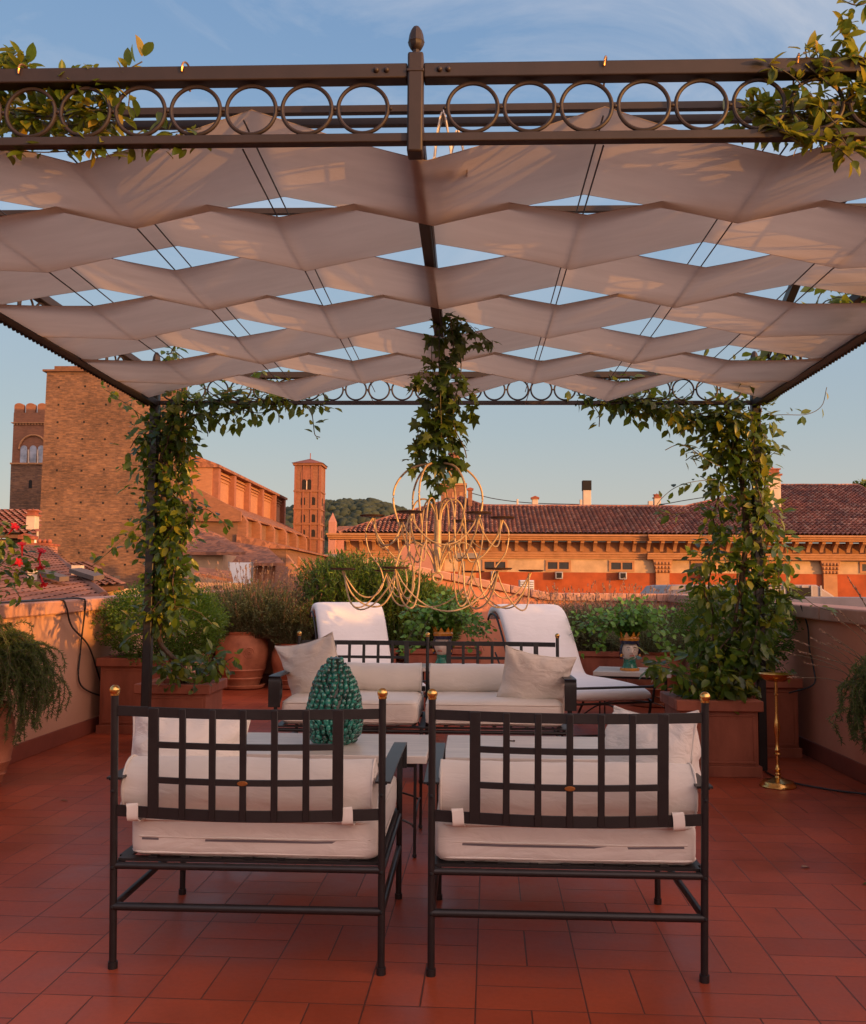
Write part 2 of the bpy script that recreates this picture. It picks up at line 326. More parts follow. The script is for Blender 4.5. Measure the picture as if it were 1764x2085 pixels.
def brick_mat(name, c1, c2, mortar, scale=1, mott=(.7,1.15), w=.28, h=.075, axis='xz', mscale=.25):
    m, nt, out = newmat(name)
    p = node(nt, 'BsdfPrincipled'); L(nt, p.outputs[0], out.inputs[0]); sval(p, Roughness=.9)
    tc = node(nt, 'TexCoord'); sp = node(nt, 'SeparateXYZ'); L(nt, tc.outputs['Object'], sp.inputs[0])
    ad = node(nt, 'Math', operation='ADD'); L(nt, sp.outputs[0], ad.inputs[0]); L(nt, sp.outputs[1], ad.inputs[1])
    cb = node(nt, 'CombineXYZ'); L(nt, ad.outputs[0], cb.inputs[0]); L(nt, sp.outputs[2], cb.inputs[1])
    b = node(nt, 'TexBrick'); L(nt, cb.outputs[0], b.inputs[0]); sval(b, Scale=scale, Mortar_Size=.012)
    b.inputs['Brick Width'].default_value = w; b.inputs['Row Height'].default_value = h; b.inputs['Bias'].default_value = 0
    b.inputs['Color1'].default_value = rgba(c1); b.inputs['Color2'].default_value = rgba(c2); b.inputs['Mortar'].default_value = rgba(mortar)
    mp = node(nt, 'Mapping'); L(nt, cb.outputs[0], mp.inputs[0]); mp.inputs['Scale'].default_value = (.45,1.6,1)
    n = node(nt, 'TexNoise'); L(nt, mp.outputs[0], n.inputs['Vector']); sval(n, Scale=1/mscale/2, Detail=8, Roughness=.72)
    n2 = node(nt, 'TexNoise'); L(nt, cb.outputs[0], n2.inputs['Vector']); sval(n2, Scale=mscale, Detail=5, Roughness=.6)
    mm = node(nt, 'Math', operation='MULTIPLY_ADD'); L(nt, n.outputs[0], mm.inputs[0]); mm.inputs[1].default_value = .6; 
    m3 = node(nt, 'Math', operation='MULTIPLY'); L(nt, n2.outputs[0], m3.inputs[0]); m3.inputs[1].default_value = .4; L(nt, m3.outputs[0], mm.inputs[2])
    r = node(nt, 'ValToRGB'); L(nt, mm.outputs[0], r.inputs[0]); r.color_ramp.elements[0].position = .4; r.color_ramp.elements[1].position = .62
    r.color_ramp.elements[0].color = (mott[0],mott[0],mott[0],1); r.color_ramp.elements[1].color = (mott[1],mott[1],mott[1]*.97,1)
    mu = node(nt, 'MixRGB', blend_type='MULTIPLY'); mu.inputs[0].default_value = 1; L(nt, b.outputs[0], mu.inputs[1]); L(nt, r.outputs[0], mu.inputs[2])
    L(nt, mu.outputs[0], p.inputs['Base Color'])
    bp = node(nt, 'Bump'); sval(bp, Strength=.5, Distance=.05); L(nt, mm.outputs[0], bp.inputs['Height']); L(nt, bp.outputs[0], p.inputs['Normal'])
    return m
BRICK = brick_mat('old_rough_brick', (.27,.135,.075), (.17,.09,.06), (.17,.115,.085), mott=(.42,1.25), w=.7, h=.2, mscale=.16)
BRICKR = brick_mat('red_brick', (.29,.115,.06), (.23,.09,.05), (.24,.13,.08), mott=(.8,1.12), w=.4, h=.12)
BRICKN = brick_mat('nave_brick', (.42,.19,.10), (.37,.165,.09), (.36,.2,.12), mott=(.88,1.08), w=.5, h=.15)
PILB = mat('dark_brick', (.26,.10,.06), .9, 0, .15, 2)
OCHRE = mat('ochre_render', (.42,.19,.065), .9, 0, .22, 1.1, .15, 8)
CREAMW = mat('cream_render', (.50,.33,.19), .9, 0, .22, 1.1, .15, 8)
REDW = mat('red_orange_render', (.36,.075,.020), .9, 0, .25, .9, .15, 8)
STONEC = mat('cornice_stone', (.40,.19,.085), .85, 0, .14, 2, .2, 20)
UPW = mat('shade_toned_frieze', (.31,.145,.065), .9, 0, .15, .8)  # darker tone stands in for the shade between the corbels
BRICKA = brick_mat('aisle_brick', (.21,.10,.055), (.17,.08,.045), (.18,.11,.08), mott=(.8,1.15), w=.4, h=.12)
SOFFIT = mat('soffit_wood', (.16,.075,.04), .9, 0, .2, 2)
GLASS = mat('dark_glass', (.015,.015,.018), .45, 0, .4, 3, 0)
DARK = mat('deep_dark', (.012,.010,.010), .9)
GREYM = mat('grey_metal', (.36,.33,.32), .4, .6, .15, 3)
ZINC = mat('zinc_sheet', (.30,.25,.24), .6, .2, .2, 2, .1, 12)
HOUSEW = mat('beige_house_render', (.42,.27,.17), .9, 0, .16, .8)
PINKW = mat('pink_render', (.42,.19,.14), .85, 0, .08, 1)
COPG = mat('green_copper', (.17,.30,.25), .7, 0, .2, 1.5)
WHITEP = mat('white_panel', (.75,.75,.76), .6, 0, .05, 2)
CHIMW = mat('pale_chimney_render', (.55,.44,.35), .9, 0, .14, 2)
def roof_far_mat(name, c1, c2):
    m, nt, out = newmat(name)
    p = node(nt, 'BsdfPrincipled'); L(nt, p.outputs[0], out.inputs[0]); sval(p, Roughness=.9)
    tc = node(nt, 'TexCoord'); mp = node(nt, 'Mapping'); L(nt, tc.outputs['Object'], mp.inputs[0]); mp.inputs['Scale'].default_value = (2.2,2.2,2.2)
    v = node(nt, 'TexVoronoi'); L(nt, mp.outputs[0], v.inputs['Vector']); sval(v, Scale=1.4)
    n = node(nt, 'TexNoise'); L(nt, tc.outputs['Object'], n.inputs['Vector']); sval(n, Scale=.35, Detail=8, Roughness=.7)
    a = node(nt, 'MixRGB'); a.inputs[0].default_value = .5; L(nt, v.outputs['Color'], a.inputs[1]); L(nt, n.outputs[0], a.inputs[2])
    r = node(nt, 'ValToRGB'); L(nt, a.outputs[0], r.inputs[0]); r.color_ramp.elements[0].position = .25; r.color_ramp.elements[1].position = .75
    r.color_ramp.elements[0].color = rgba(c1); r.color_ramp.elements[1].color = rgba(c2); L(nt, r.outputs[0], p.inputs['Base Color'])
    w = node(nt, 'TexWave', wave_type='BANDS', bands_direction='Y'); L(nt, tc.outputs['Object'], w.inputs['Vector']); sval(w, Scale=1.1, Distortion=.6)
    b = node(nt, 'Bump'); sval(b, Strength=.9, Distance=.12); L(nt, w.outputs[0], b.inputs['Height']); L(nt, b.outputs[0], p.inputs['Normal']); return m
ROOFN = roof_far_mat('far_tile_roof', (.14,.06,.04), (.42,.17,.09))
def tile_mat(name, cols, scale=1):
    m, nt, out = newmat(name)
    p = node(nt, 'BsdfPrincipled'); L(nt, p.outputs[0], out.inputs[0]); sval(p, Roughness=.88)
    a = node(nt, 'Attribute'); a.attribute_name = 'tint'; r = node(nt, 'ValToRGB'); L(nt, a.outputs['Fac'], r.inputs[0])
    el = r.color_ramp.elements; el[0].position = 0; el[0].color = rgba(cols[0]); el[1].position = 1; el[1].color = rgba(cols[-1])
    for i, c in enumerate(cols[1:-1]):
        e = el.new((i+1)/(len(cols)-1)); e.color = rgba(c)
    tc = node(nt, 'TexCoord'); n = node(nt, 'TexNoise'); L(nt, tc.outputs['Object'], n.inputs['Vector']); sval(n, Scale=.6, Detail=6)
    r2 = node(nt, 'ValToRGB'); L(nt, n.outputs[0], r2.inputs[0]); r2.color_ramp.elements[0].position = .35; r2.color_ramp.elements[1].position = .65
    r2.color_ramp.elements[0].color = (.62,.60,.62,1); r2.color_ramp.elements[1].color = (1.1,1.06,1.02,1)
    mu = node(nt, 'MixRGB', blend_type='MULTIPLY'); mu.inputs[0].default_value = 1; L(nt, r.outputs[0], mu.inputs[1]); L(nt, r2.outputs[0], mu.inputs[2])
    L(nt, mu.outputs[0], p.inputs['Base Color']); return m
TILES = tile_mat('clay_roof_tiles', [(.16,.06,.045),(.28,.095,.06),(.33,.115,.065),(.36,.13,.08),(.46,.24,.16),(.20,.085,.065)])
TILESL = tile_mat('orange_roof_tiles', [(.22,.085,.05),(.27,.105,.06),(.31,.13,.08),(.24,.11,.075)])
TILESD = tile_mat('brown_roof_tiles', [(.14,.06,.04),(.22,.09,.05),(.28,.12,.07)])
# ------------------------------------------------------------------ camera, sun, sky
cam = bpy.data.cameras.new('camera'); co = bpy.data.objects.new('camera', cam); col.objects.link(co); sc.camera = co
cam.sensor_fit = 'HORIZONTAL'; cam.sensor_width = 36; cam.lens = FOC/1764*36; cam.clip_end = 12000; cam.clip_start = .05
Mr = Matrix([list(map(float, r)) for r in CAMM]).to_4x4(); Mr.translation = Vector((0,0,EYE)); co.matrix_world = Mr
SUN_EL, SUN_AZ = R(4.6), (0.82, -0.57)
sd = Vector((SUN_AZ[0]*math.cos(SUN_EL), SUN_AZ[1]*math.cos(SUN_EL), math.sin(SUN_EL))).normalized()
sl = bpy.data.lights.new('sun', 'SUN'); sl.energy = 3.0; sl.angle = R(.5); sl.color = (1, .44, .085)
so = bpy.data.objects.new('sun', sl); col.objects.link(so); so.rotation_euler = (-sd).to_track_quat('-Z', 'Y').to_euler(); so.location = (8,-10,8)
w = bpy.data.worlds.new('World'); sc.world = w; w.use_nodes = True; nt = w.node_tree; nt.nodes.clear()
wo = node(nt, 'OutputWorld'); bg = node(nt, 'Background'); L(nt, bg.outputs[0], wo.inputs[0])
sky = node(nt, 'TexSky', sky_type='NISHITA'); sky.sun_disc = False; sky.sun_elevation = SUN_EL; sky.sun_rotation = math.atan2(sd.x, sd.y)
sky.air_density = 1.0; sky.dust_density = 1.2; sky.ozone_density = 1.6; sky.altitude = 60
tc = node(nt, 'TexCoord'); mp = node(nt, 'Mapping'); L(nt, tc.outputs['Generated'], mp.inputs[0]); mp.inputs['Scale'].default_value = (1.0,1.6,3.2); mp.inputs['Rotation'].default_value = (0,R(12),R(35))
n = node(nt, 'TexNoise'); L(nt, mp.outputs[0], n.inputs['Vector']); sval(n, Scale=2.1, Detail=9, Roughness=.62, Distortion=.7)
r = node(nt, 'ValToRGB'); L(nt, n.outputs[0], r.inputs[0]); r.color_ramp.elements[0].position = .40; r.color_ramp.elements[1].position = .74
sx = node(nt, 'SeparateXYZ'); L(nt, tc.outputs['Generated'], sx.inputs[0])
hz = node(nt, 'MapRange'); L(nt, sx.outputs[2], hz.inputs[0]); hz.inputs[1].default_value = .20; hz.inputs[2].default_value = .46; hz.inputs[3].default_value = .0; hz.inputs[4].default_value = .85
cm = node(nt, 'Math', operation='MULTIPLY'); L(nt, r.outputs[0], cm.inputs[0]); L(nt, hz.outputs[0], cm.inputs[1])
tint = node(nt, 'MixRGB', blend_type='MULTIPLY'); tint.inputs[0].default_value = 1; L(nt, sky.outputs[0], tint.inputs[1]); tint.inputs[2].default_value = SKY_TINT = (1.12,1.0,.90,1)
gr = node(nt, 'ValToRGB'); L(nt, sx.outputs[2], gr.inputs[0]); el = gr.color_ramp.elements
for i, (po, c) in enumerate(((0,(.64,.54,.43)),(.05,(.56,.54,.50)),(.16,(.42,.50,.55)),(.34,(.29,.44,.62)),(.62,(.165,.31,.57)),(1,(.10,.21,.44)))):
    e = el[i] if i < 2 else el.new(po); e.position = po; e.color = rgba(c)
gs = node(nt, 'MixRGB', blend_type='MULTIPLY'); gs.inputs[0].default_value = 1; L(nt, gr.outputs[0], gs.inputs[1]); gs.inputs[2].default_value = (4.35,4.3,4.3,1)
g2 = node(nt, 'MixRGB'); g2.inputs[0].default_value = .84; L(nt, tint.outputs[0], g2.inputs[1]); L(nt, gs.outputs[0], g2.inputs[2])
mx = node(nt, 'MixRGB'); L(nt, cm.outputs[0], mx.inputs[0]); L(nt, g2.outputs[0], mx.inputs[1]); mx.inputs[2].default_value = (2.7,2.75,3.0,1)
# broad warm glow of the low sun, behind the camera
dt = node(nt, 'VectorMath', operation='DOT_PRODUCT'); L(nt, tc.outputs['Generated'], dt.inputs[0]); dt.inputs[1].default_value = tuple(sd)
gm = node(nt, 'MapRange'); gm.interpolation_type = 'SMOOTHSTEP'; L(nt, dt.outputs['Value'], gm.inputs[0]); gm.inputs[1].default_value = -.1; gm.inputs[2].default_value = 1
gl = node(nt, 'MixRGB', blend_type='ADD'); L(nt, gm.outputs[0], gl.inputs[0]); L(nt, mx.outputs[0], gl.inputs[1]); gl.inputs[2].default_value = (9.0,5.2,3.6,1)
L(nt, gl.outputs[0], bg.inputs[0]); bg.inputs[1].default_value = .13
sc.view_settings.view_transform = 'Standard'; sc.view_settings.look = 'None'; sc.view_settings.gamma = 1; sc.view_settings.exposure = .88
sc.cycles.max_bounces = 7; sc.cycles.diffuse_bounces = 3; sc.cycles.glossy_bounces = 3; sc.cycles.transmission_bounces = 3; sc.cycles.transparent_max_bounces = 4
sc.cycles.use_denoising = True; sc.cycles.caustics_reflective = False; sc.cycles.caustics_refractive = False
# ------------------------------------------------------------------ ground, terrace, parapets
XL, XR, YB, PY0 = -3.13, 2.51, 12.15, -3.6
GROUND = mat('city_ground', (.12,.085,.06), .95, 0, .3, .02, 0)
g = MB().box(-1500,1500,-400,3200,-14.2,-14).build('ground', GROUND); tag(g, kind='structure')
f = MB().box(XL,XR,PY0,YB,-.12,0).build('terrace_floor', FLOOR); tag(f, kind='structure')
b = empty('terrace_building', (-.3,4,-14), label='block under the terrace, rendered walls below the red tiled floor', cat='building')
MB().box(XL-.2,XR+.2,PY0,YB+.2,-14,-.121).build('wall', WALLC, b)
def parapet(name, label, x0, x1, y0, y1, wallm, zA, zB, inner, along='y'):
    """low wall; zA/zB coping tops at both ends; inner = (+1/-1) side with skirting"""
    r = empty(name, ((x0+x1)/2,(y0+y1)/2,0), label=label, cat='wall', group='parapet walls round the terrace')
    q = MB(); t = .10
    if along == 'y': q.hexa([(x0,y0,-.1),(x1,y0,-.1),(x1,y1,-.1),(x0,y1,-.1),(x0,y0,zA-t),(x1,y0,zA-t),(x1,y1,zB-t),(x0,y1,zB-t)])
    else: q.hexa([(x0,y0,-.1),(x1,y0,-.1),(x1,y1,-.1),(x0,y1,-.1),(x0,y0,zA-t),(x1,y0,zB-t),(x1,y1,zB-t),(x0,y1,zA-t)])
    q.build('wall', wallm, r)
    o = .045; q = MB()
    segs = 9
    for i in range(segs):
        a, c = i/segs, (i+1)/segs; za, zc = zA+(zB-zA)*a, zA+(zB-zA)*c; gp = .003
        if along == 'y':
            ya, yc = y0+(y1-y0)*a+gp, y0+(y1-y0)*c-gp
            q.hexa([(x0-o,ya,za-t),(x1+o,ya,za-t),(x1+o,yc,zc-t),(x0-o,yc,zc-t),(x0-o,ya,za),(x1+o,ya,za),(x1+o,yc,zc),(x0-o,yc,zc)])
        else:
            xa, xc = x0+(x1-x0)*a+gp, x0+(x1-x0)*c-gp
            q.hexa([(xa,y0-o,za-t),(xc,y0-o,zc-t),(xc,y1+o,zc-t),(xa,y1+o,za-t),(xa,y0-o,za),(xc,y0-o,zc),(xc,y1+o,zc),(xa,y1+o,za)])
    q.build('coping', COPING, r, bevel=.012)
    q = MB(); e = .016
    if inner == '+x': q.box(x1+.001,x1+e,y0,y1,0.001,.12)
    elif inner == '-x': q.box(x0-e,x0-.001,y0,y1,0.001,.12)
    else: q.box(x0,x1,y0-e,y0-.001,0.001,.12)
    q.build('skirting', SKIRT, r, bevel=.003)
    return r
parapet('parapet_wall', 'long peach rendered parapet wall on the left under a pink coping', XL-.2, XL, PY0, YB-.002, WALLC, .96, 1.165, '+x')
parapet('parapet_wall', 'long coral red parapet wall on the right under a pink coping', XR, XR+.2, PY0, YB-.002, WALLR, .995, 1.165, '-x')
xs0 = P(1120,1203,YB)[0]; xs1 = P(760,1138,YB)[0]
parapet('parapet_wall', 'level coral parapet across the back right behind the lavender', xs0, XR+.2, YB, YB+.2, WALLR, 1.165, 1.165, '-y', 'x')
parapet('parapet_wall', 'back parapet with sloping coping rising behind the big rosemary', xs1, xs0-.002, YB, YB+.2, WALLR, 1.60, 1.165, '-y', 'x')
parapet('parapet_wall', 'level back parapet at the left behind the lavender pot', XL-.2, xs1-.002, YB, YB+.2, WALLC, 1.165, 1.165, '-y', 'x')
# house added out of view behind the camera to shade the terrace
h = empty('unseen_shade_house', (6,-9,-14), label='unseen long rendered house added behind the terrace to block the low sun', cat='building')
HB = 1.75
MB().box(-14,40,-9,-3.8,-14,HB-.12).build('wall', WALLC, h)
MB().prism([(-14.4,-3.55,HB-.12),(-14.4,-3.55,HB),(-14.4,-6.4,HB+.35),(-14.4,-9.4,HB),(-14.4,-9.4,HB-.12)], (55,0,0)).build('roof', TERRAD, h)
# unseen house added at the right, its roof line shaped to cut the low sun
nb = empty('unseen_sunblock_house', (14.5,-3,-14), label='unseen house added beyond the right wall, its low roof shaped to cut the evening sun', cat='building')
MB().hexa([(12,-16,-14),(17,-16,-14),(17,7,-14),(12,7,-14),(12,-16,2.5),(17,-16,2.5),(17,7,1.85),(12,7,1.85)]).build('wall', WALLC, nb)
MB().hexa([(11.7,-16.2,2.51),(17.2,-16.2,2.51),(17.2,7.2,1.86),(11.7,7.2,1.86),(11.7,-16.2,2.60),(17.2,-16.2,2.60),(17.2,7.2,1.95),(11.7,7.2,1.95)]).build('roof', TERRAD, nb)
# ------------------------------------------------------------------ pergola
FY, NY, PXL, PXR, CX = 6.70, 2.70, -2.26, 1.99, -.165
ZB, ZT = 2.512, 2.746
pg = empty('pergola', (CX, 4.7, 0), label='dark brown iron pergola with rows of rings over the terrace', cat='pergola')
def mbuild(q, n, m=IRONB, **k): return q.build(n, m, pg, **k)
for (y, nm) in ((NY,'n'),(FY,'f')):
    mbuild(MB().box(PXL-.03,CX-.024,y-.025,y+.025,ZT-.045,ZT), 'beam', bevel=.004)
    mbuild(MB().box(CX+.024,PXR+.03,y-.025,y+.025,ZT-.045,ZT), 'beam', bevel=.004)
    mbuild(MB().box(PXL-.03,PXR+.03,y-.017,y+.017,ZB,ZB+.027), 'rail', bevel=.003)
for x in (PXL, PXR):
    mbuild(MB().box(x-.025,x+.025,NY+.026,FY-.026,ZT-.045,ZT), 'beam', bevel=.004)
    q = MB().box(x-.03,x+.03,NY+.031,FY-.031,ZB-.012,ZB+.028); s_ = 1 if x > 0 else -1
    nn_ = 88; y0_, y1_ = NY+.04, FY-.04; prf = [(y0_, ZB+.02)]
    for k in range(nn_):
        for t in range(6): prf.append((y0_+(y1_-y0_)*(k+t/6)/nn_, ZB-.006-.018*math.sin(math.pi*t/6)))
    prf += [(y1_, ZB-.006), (y1_, ZB+.02)]
    q.prism([(x+s_*.0301, a_, b_) for a_, b_ in prf], (s_*.008,0,0)); mbuild(q, 'rail')
mbuild(MB().box(CX-.024,CX+.024,NY+.02,FY-.02,ZB+.002,ZB+.065), 'beam', bevel=.004)
zr = (ZB+.027+ZT-.045)/2; rr = (ZT-.045-ZB-.027)/2-.0015
ringme = None
def ring_at(x, y, rot):
    global ringme
    if ringme is None:
        q = MB(); q.ring((0,0,0), rr-.006, .0062, 'y', 40, 8)
        for sx_ in (-1, 1): q.ball((sx_*(rr+.002),0,0), .006, 6)
        o = q.build('ring', IRONB, pg, local=True); ringme = o.data
    else:
        o = bpy.data.objects.new('ring', ringme); col.objects.link(o); o.parent = pg
    o.location = Vector((x, y, zr))-Vector(pg.location); o.rotation_euler = (0,0,rot)
pitch = .1655
for y in (NY, FY):
    for sgn in (-1, 1):
        k = 0
        while True:
            x = CX+sgn*(.155+pitch*k)+(.012 if sgn > 0 else 0); k += 1
            if x < PXL+.1 or x > PXR-.1: break
            ring_at(x, y, 0)
for x in (PXL, PXR):
    for k in range(23): ring_at(x, NY+.175+pitch*k, R(90))
# near centre stub with finial, far centre mast
def finial(q, x, y, z, s=1):
    pr = [(.014,0),(.021,.004),(.021,.012),(.014,.016),(.014,.024),(.022,.03),(.030,.045),(.031,.052),(.033,.055),(.031,.060),(.030,.066),(.027,.085),(.021,.102),(.012,.114),(.002,.119)]
    q.lathe([(a*s*.95, b_*s) for a, b_ in pr], 8, (x, y, z))
p_ = mbuild(MB().box(CX-.023,CX+.023,NY-.032,NY+.032,ZB-.036,2.777), 'post', bevel=.006)
q = MB(); finial(q, CX, NY, 2.777, .80); q.build('finial', IRONB, p_)
MB().box(CX-.025,CX+.025,NY-.034,NY+.034,2.716,2.725).build('collar', IRONB, p_, bevel=.002)
for x in (PXL, PXR):
    p_ = mbuild(MB().box(x-.03,x+.03,FY-.03,FY+.03,0,ZT+.03), 'post', IRON, bevel=.006)
    q = MB(); finial(q, x, FY, ZT+.03); q.build('finial', IRONB, p_)
for x in (PXL, PXR):
    p_ = mbuild(MB().box(x-.03,x+.03,NY-.03,NY+.03,0,ZT+.03), 'post', IRON, bevel=.006)
    q = MB(); finial(q, x, NY, ZT+.03); q.build('finial', IRONB, p_)
mbuild(MB().box(CX+.04-.02,CX+.04+.02,FY-.02,FY+.02,ZT,3.45), 'mast', IRON, bevel=.004)
mbuild(MB().bar([(PXR-.05,6.3,2.76),(PXR-.02,5.2,3.35)], .05, .05), 'stay', IRON)
mbuild(MB().bar([(PXR+.02,5.2,3.35),(PXR+.03,4.6,3.36)], .05, .05), 'stay', IRON)
for (y, z) in ((2.93,2.735),(3.0,2.728),(3.735,2.73),(6.28,2.715)):
    mbuild(MB().box(PXL+.026,PXR-.026,y-.012,y+.012,z-.011,z+.011), 'cross_rod', IRONB)
q = MB()
for x in (CX-.115,CX-.085,CX+.07,CX+.095): q.ball((x, NY-.026, ZT-.022), .0085, 8)
mbuild(q, 'bolt', IRONB)
# wire hooks over the near beam
for (u, side) in ((50,0),(379,0),(1230,1),(1620,1)):
    x = P(u,150,NY)[0]
    mbuild(MB().tube(catmull([(x-.004,NY-.03,ZT-.02),(x,NY-.032,ZT+.004),(x+.006,NY-.01,ZT+.014),(x+.006,NY+.02,ZT+.004),(x+.004,NY+.03,ZT-.05)], 5), .0032, 6), 'hook', COPPER)
# ------------------------------------------------------------------ shade canopy
cp = empty('shade_canopy', (CX,4.7,2.5), label='beige strips of shade cloth woven over wires under the pergola roof', cat='canopy')
KC, KP, K0 = -.135, .531, 4
zhi, zlo = 2.602, 2.492
YS = [2.76+.5514*i for i in range(8)]; YS = [2.765,3.245,3.75,4.27,4.81,5.35,5.89,6.47]
OV = [0,.040,.012,.034,.012,.040,.022,0]
for i in range(7):
    y0, y1 = YS[i], YS[i+1]; q = MB(); nx, ny = 96, 10; vs = []; fs = []
    for a in range(nx+1):
        kx = -K0+2*K0*a/nx; k0 = math.floor(kx); t = kx-k0
        def hh(k, up=0): return 2.507 if abs(k) >= K0 else zlo if ((k+i) % 2 == 0) else zhi+up
        sag = -.0015*math.sin(math.pi*t)
        for b_ in range(ny+1):
            s = b_/ny; x = KC+KP*kx
            sg = sag*(1-.3*math.cos(2*math.pi*s)) + .006*noise.noise(Vector((x*2, i*3.1+s*2, .3)))
            # the free edges curl slightly
            yq = (y1-y0)*s+y0; uq = .05*math.exp(-(yq-2.765)/.12)+.05*math.exp(-(6.47-yq)/.2); z = hh(k0, uq)*(1-t)+hh(k0+1, uq)*t
            o0, o1 = OV[i], OV[i+1]; yy = y0-o0+(y1-y0+o0+o1)*s + (.012*math.sin(math.pi*t)*(1 if s < .5 else -1))*abs(s-.5)*2
            vs.append((x, yy, z+sg))
    for a in range(nx):
        for b_ in range(ny): fs.append((a*(ny+1)+b_, (a+1)*(ny+1)+b_, (a+1)*(ny+1)+b_+1, a*(ny+1)+b_+1))
    q.add(vs, fs)
    for b_ in (0, ny):
        q.tube([Vector(vs[a*(ny+1)+b_])+Vector((0,0,.0004)) for a in range(nx+1)], .0012, 5)
    o = q.build('fabric_strip', SHADE, cp, angle=60)
    pass
for k in range(-3, 4):
    for z in (zhi-.006, zlo+.014):
        x = KC+KP*k+(.012 if z < 2.5 else -.012)
        MB().tube([(x, NY+.02, z+.004), (x, 4.7, z-.006), (x, FY-.02, z+.004)], .0028, 6).build('cable', RUBBER, cp)
# folded white offcut beside the near stub
q = MB(); 
for (dx, dy, hgt) in ((.075,.18,.17),(.12,.22,.13)):
    q.bar(catmull([(CX+dx-.03,NY+dy,2.52),(CX+dx-.015,NY+dy,2.52+hgt*.7),(CX+dx,NY+dy,2.52+hgt),(CX+dx+.015,NY+dy,2.52+hgt*.7),(CX+dx+.03,NY+dy,2.52)], 6), .05, .004, up=(1,0,0))
q.build('folded_end', CREAM, cp)
# ------------------------------------------------------------------ cushions
def rbox(q, c, h, r, n=14, puff=0, m=0, rot=None, wob=0, seed=0):
    c = vec(c); vs = []; fs = []
    for ax in range(3):
        for sg in (-1, 1):
            o = len(vs); u_, v_ = (ax+1)%3, (ax+2)%3
            for i in range(n+1):
                for j in range(n+1):
                    p = [0,0,0]; p[ax] = sg; 
                    p[u_] = math.sin((i/n*2-1)*math.pi/2); p[v_] = math.sin((j/n*2-1)*math.pi/2)
                    P_ = Vector([p[k]*h[k] for k in range(3)])
                    Q = Vector([max(-(h[k]-r), min(h[k]-r, P_[k])) for k in range(3)])
                    d = P_-Q; 
                    if d.length > 1e-9: d.normalize(); P_ = Q+d*r
                    if puff: P_[2] *= 1+puff*(1-p[0]**2*.9)*(1-p[1]**2*.9)
                    if wob:
                        nn = noise.noise_vector(P_*4+Vector((seed,0,0)))*wob; P_ = P_+nn
                    if rot: P_ = rot @ P_
                    vs.append(c+P_)
            for i in range(n):
                for j in range(n): fs.append((o+i*(n+1)+j, o+(i+1)*(n+1)+j, o+(i+1)*(n+1)+j+1, o+i*(n+1)+j+1))
    q.add(vs, fs, m)
def rrect(hx, hy, r, z, n=5):
    pts = []
    for (sx, sy, a0) in ((1,1,0),(-1,1,90),(-1,-1,180),(1,-1,270)):
        for k in range(n+1):
            a = R(a0+90*k/n); pts.append((sx*(hx-r)+r*math.cos(a), sy*(hy-r)+r*math.sin(a), z))
    return pts
def seat_cushion(parent, c, h, name='seat_cushion', puff=.10, mt=None, seed=0):
    q = MB(); rbox(q, c, h, min(h[2]*.55,.05), puff=puff, wob=.006, seed=seed); o = q.build(name, mt or CREAM, parent, local=True, angle=80)
    for z in (-.72, .72):
        pts = [(c[0]+x, c[1]+y, c[2]+z_) for x, y, z_ in rrect(h[0]-.004, h[1]-.004, .05, h[2]*z)]
        MB().tube(pts, .0042, 6, closed=True).build('piping', PIPE, o, local=True, angle=80)
    return o
def bolster(parent, c, r, L_, seed=0):
    q = MB(); n = 26; vs = []; prof = []
    xs = [0]*0; N = 40
    prof = [(-L_/2-.004, .2*r), (-L_/2-.006, .7*r), (-L_/2, .95*r)] + [(-L_/2+L_*k/N, r*(1+.012*math.sin(k*.9+seed))) for k in range(N+1)] + [(L_/2, .95*r), (L_/2+.006, .7*r), (L_/2+.004, .2*r)]
    for x, rad in prof:
        for k in range(n):
            a = 2*math.pi*k/n
            wr = 1+.02*math.sin(a*7+x*3+seed)*max(0, (abs(x)/(L_/2))**6)
            yy, zz = rad*math.cos(a)*wr, rad*math.sin(a)*wr
            zz += -.006*math.cos(x*9+seed)*(1 if zz < 0 else .3)
            vs.append((c[0]+x, c[1]+yy, c[2]+zz))
    fs = [(i*n+k, i*n+(k+1)%n, (i+1)*n+(k+1)%n, (i+1)*n+k) for i in range(len(prof)-1) for k in range(n)]
    fs += [tuple(range(n))[::-1], tuple(range((len(prof)-1)*n, len(prof)*n))]
    q.add(vs, fs); o = q.build('bolster', CREAM, parent, local=True, angle=80)
    for s in (-1, 1): MB().ring((c[0]+s*(L_/2-.002), c[1], c[2]), r*1.0, .0045, 'x', 32, 6).build('piping', PIPE, o, local=True, angle=80)
    return o
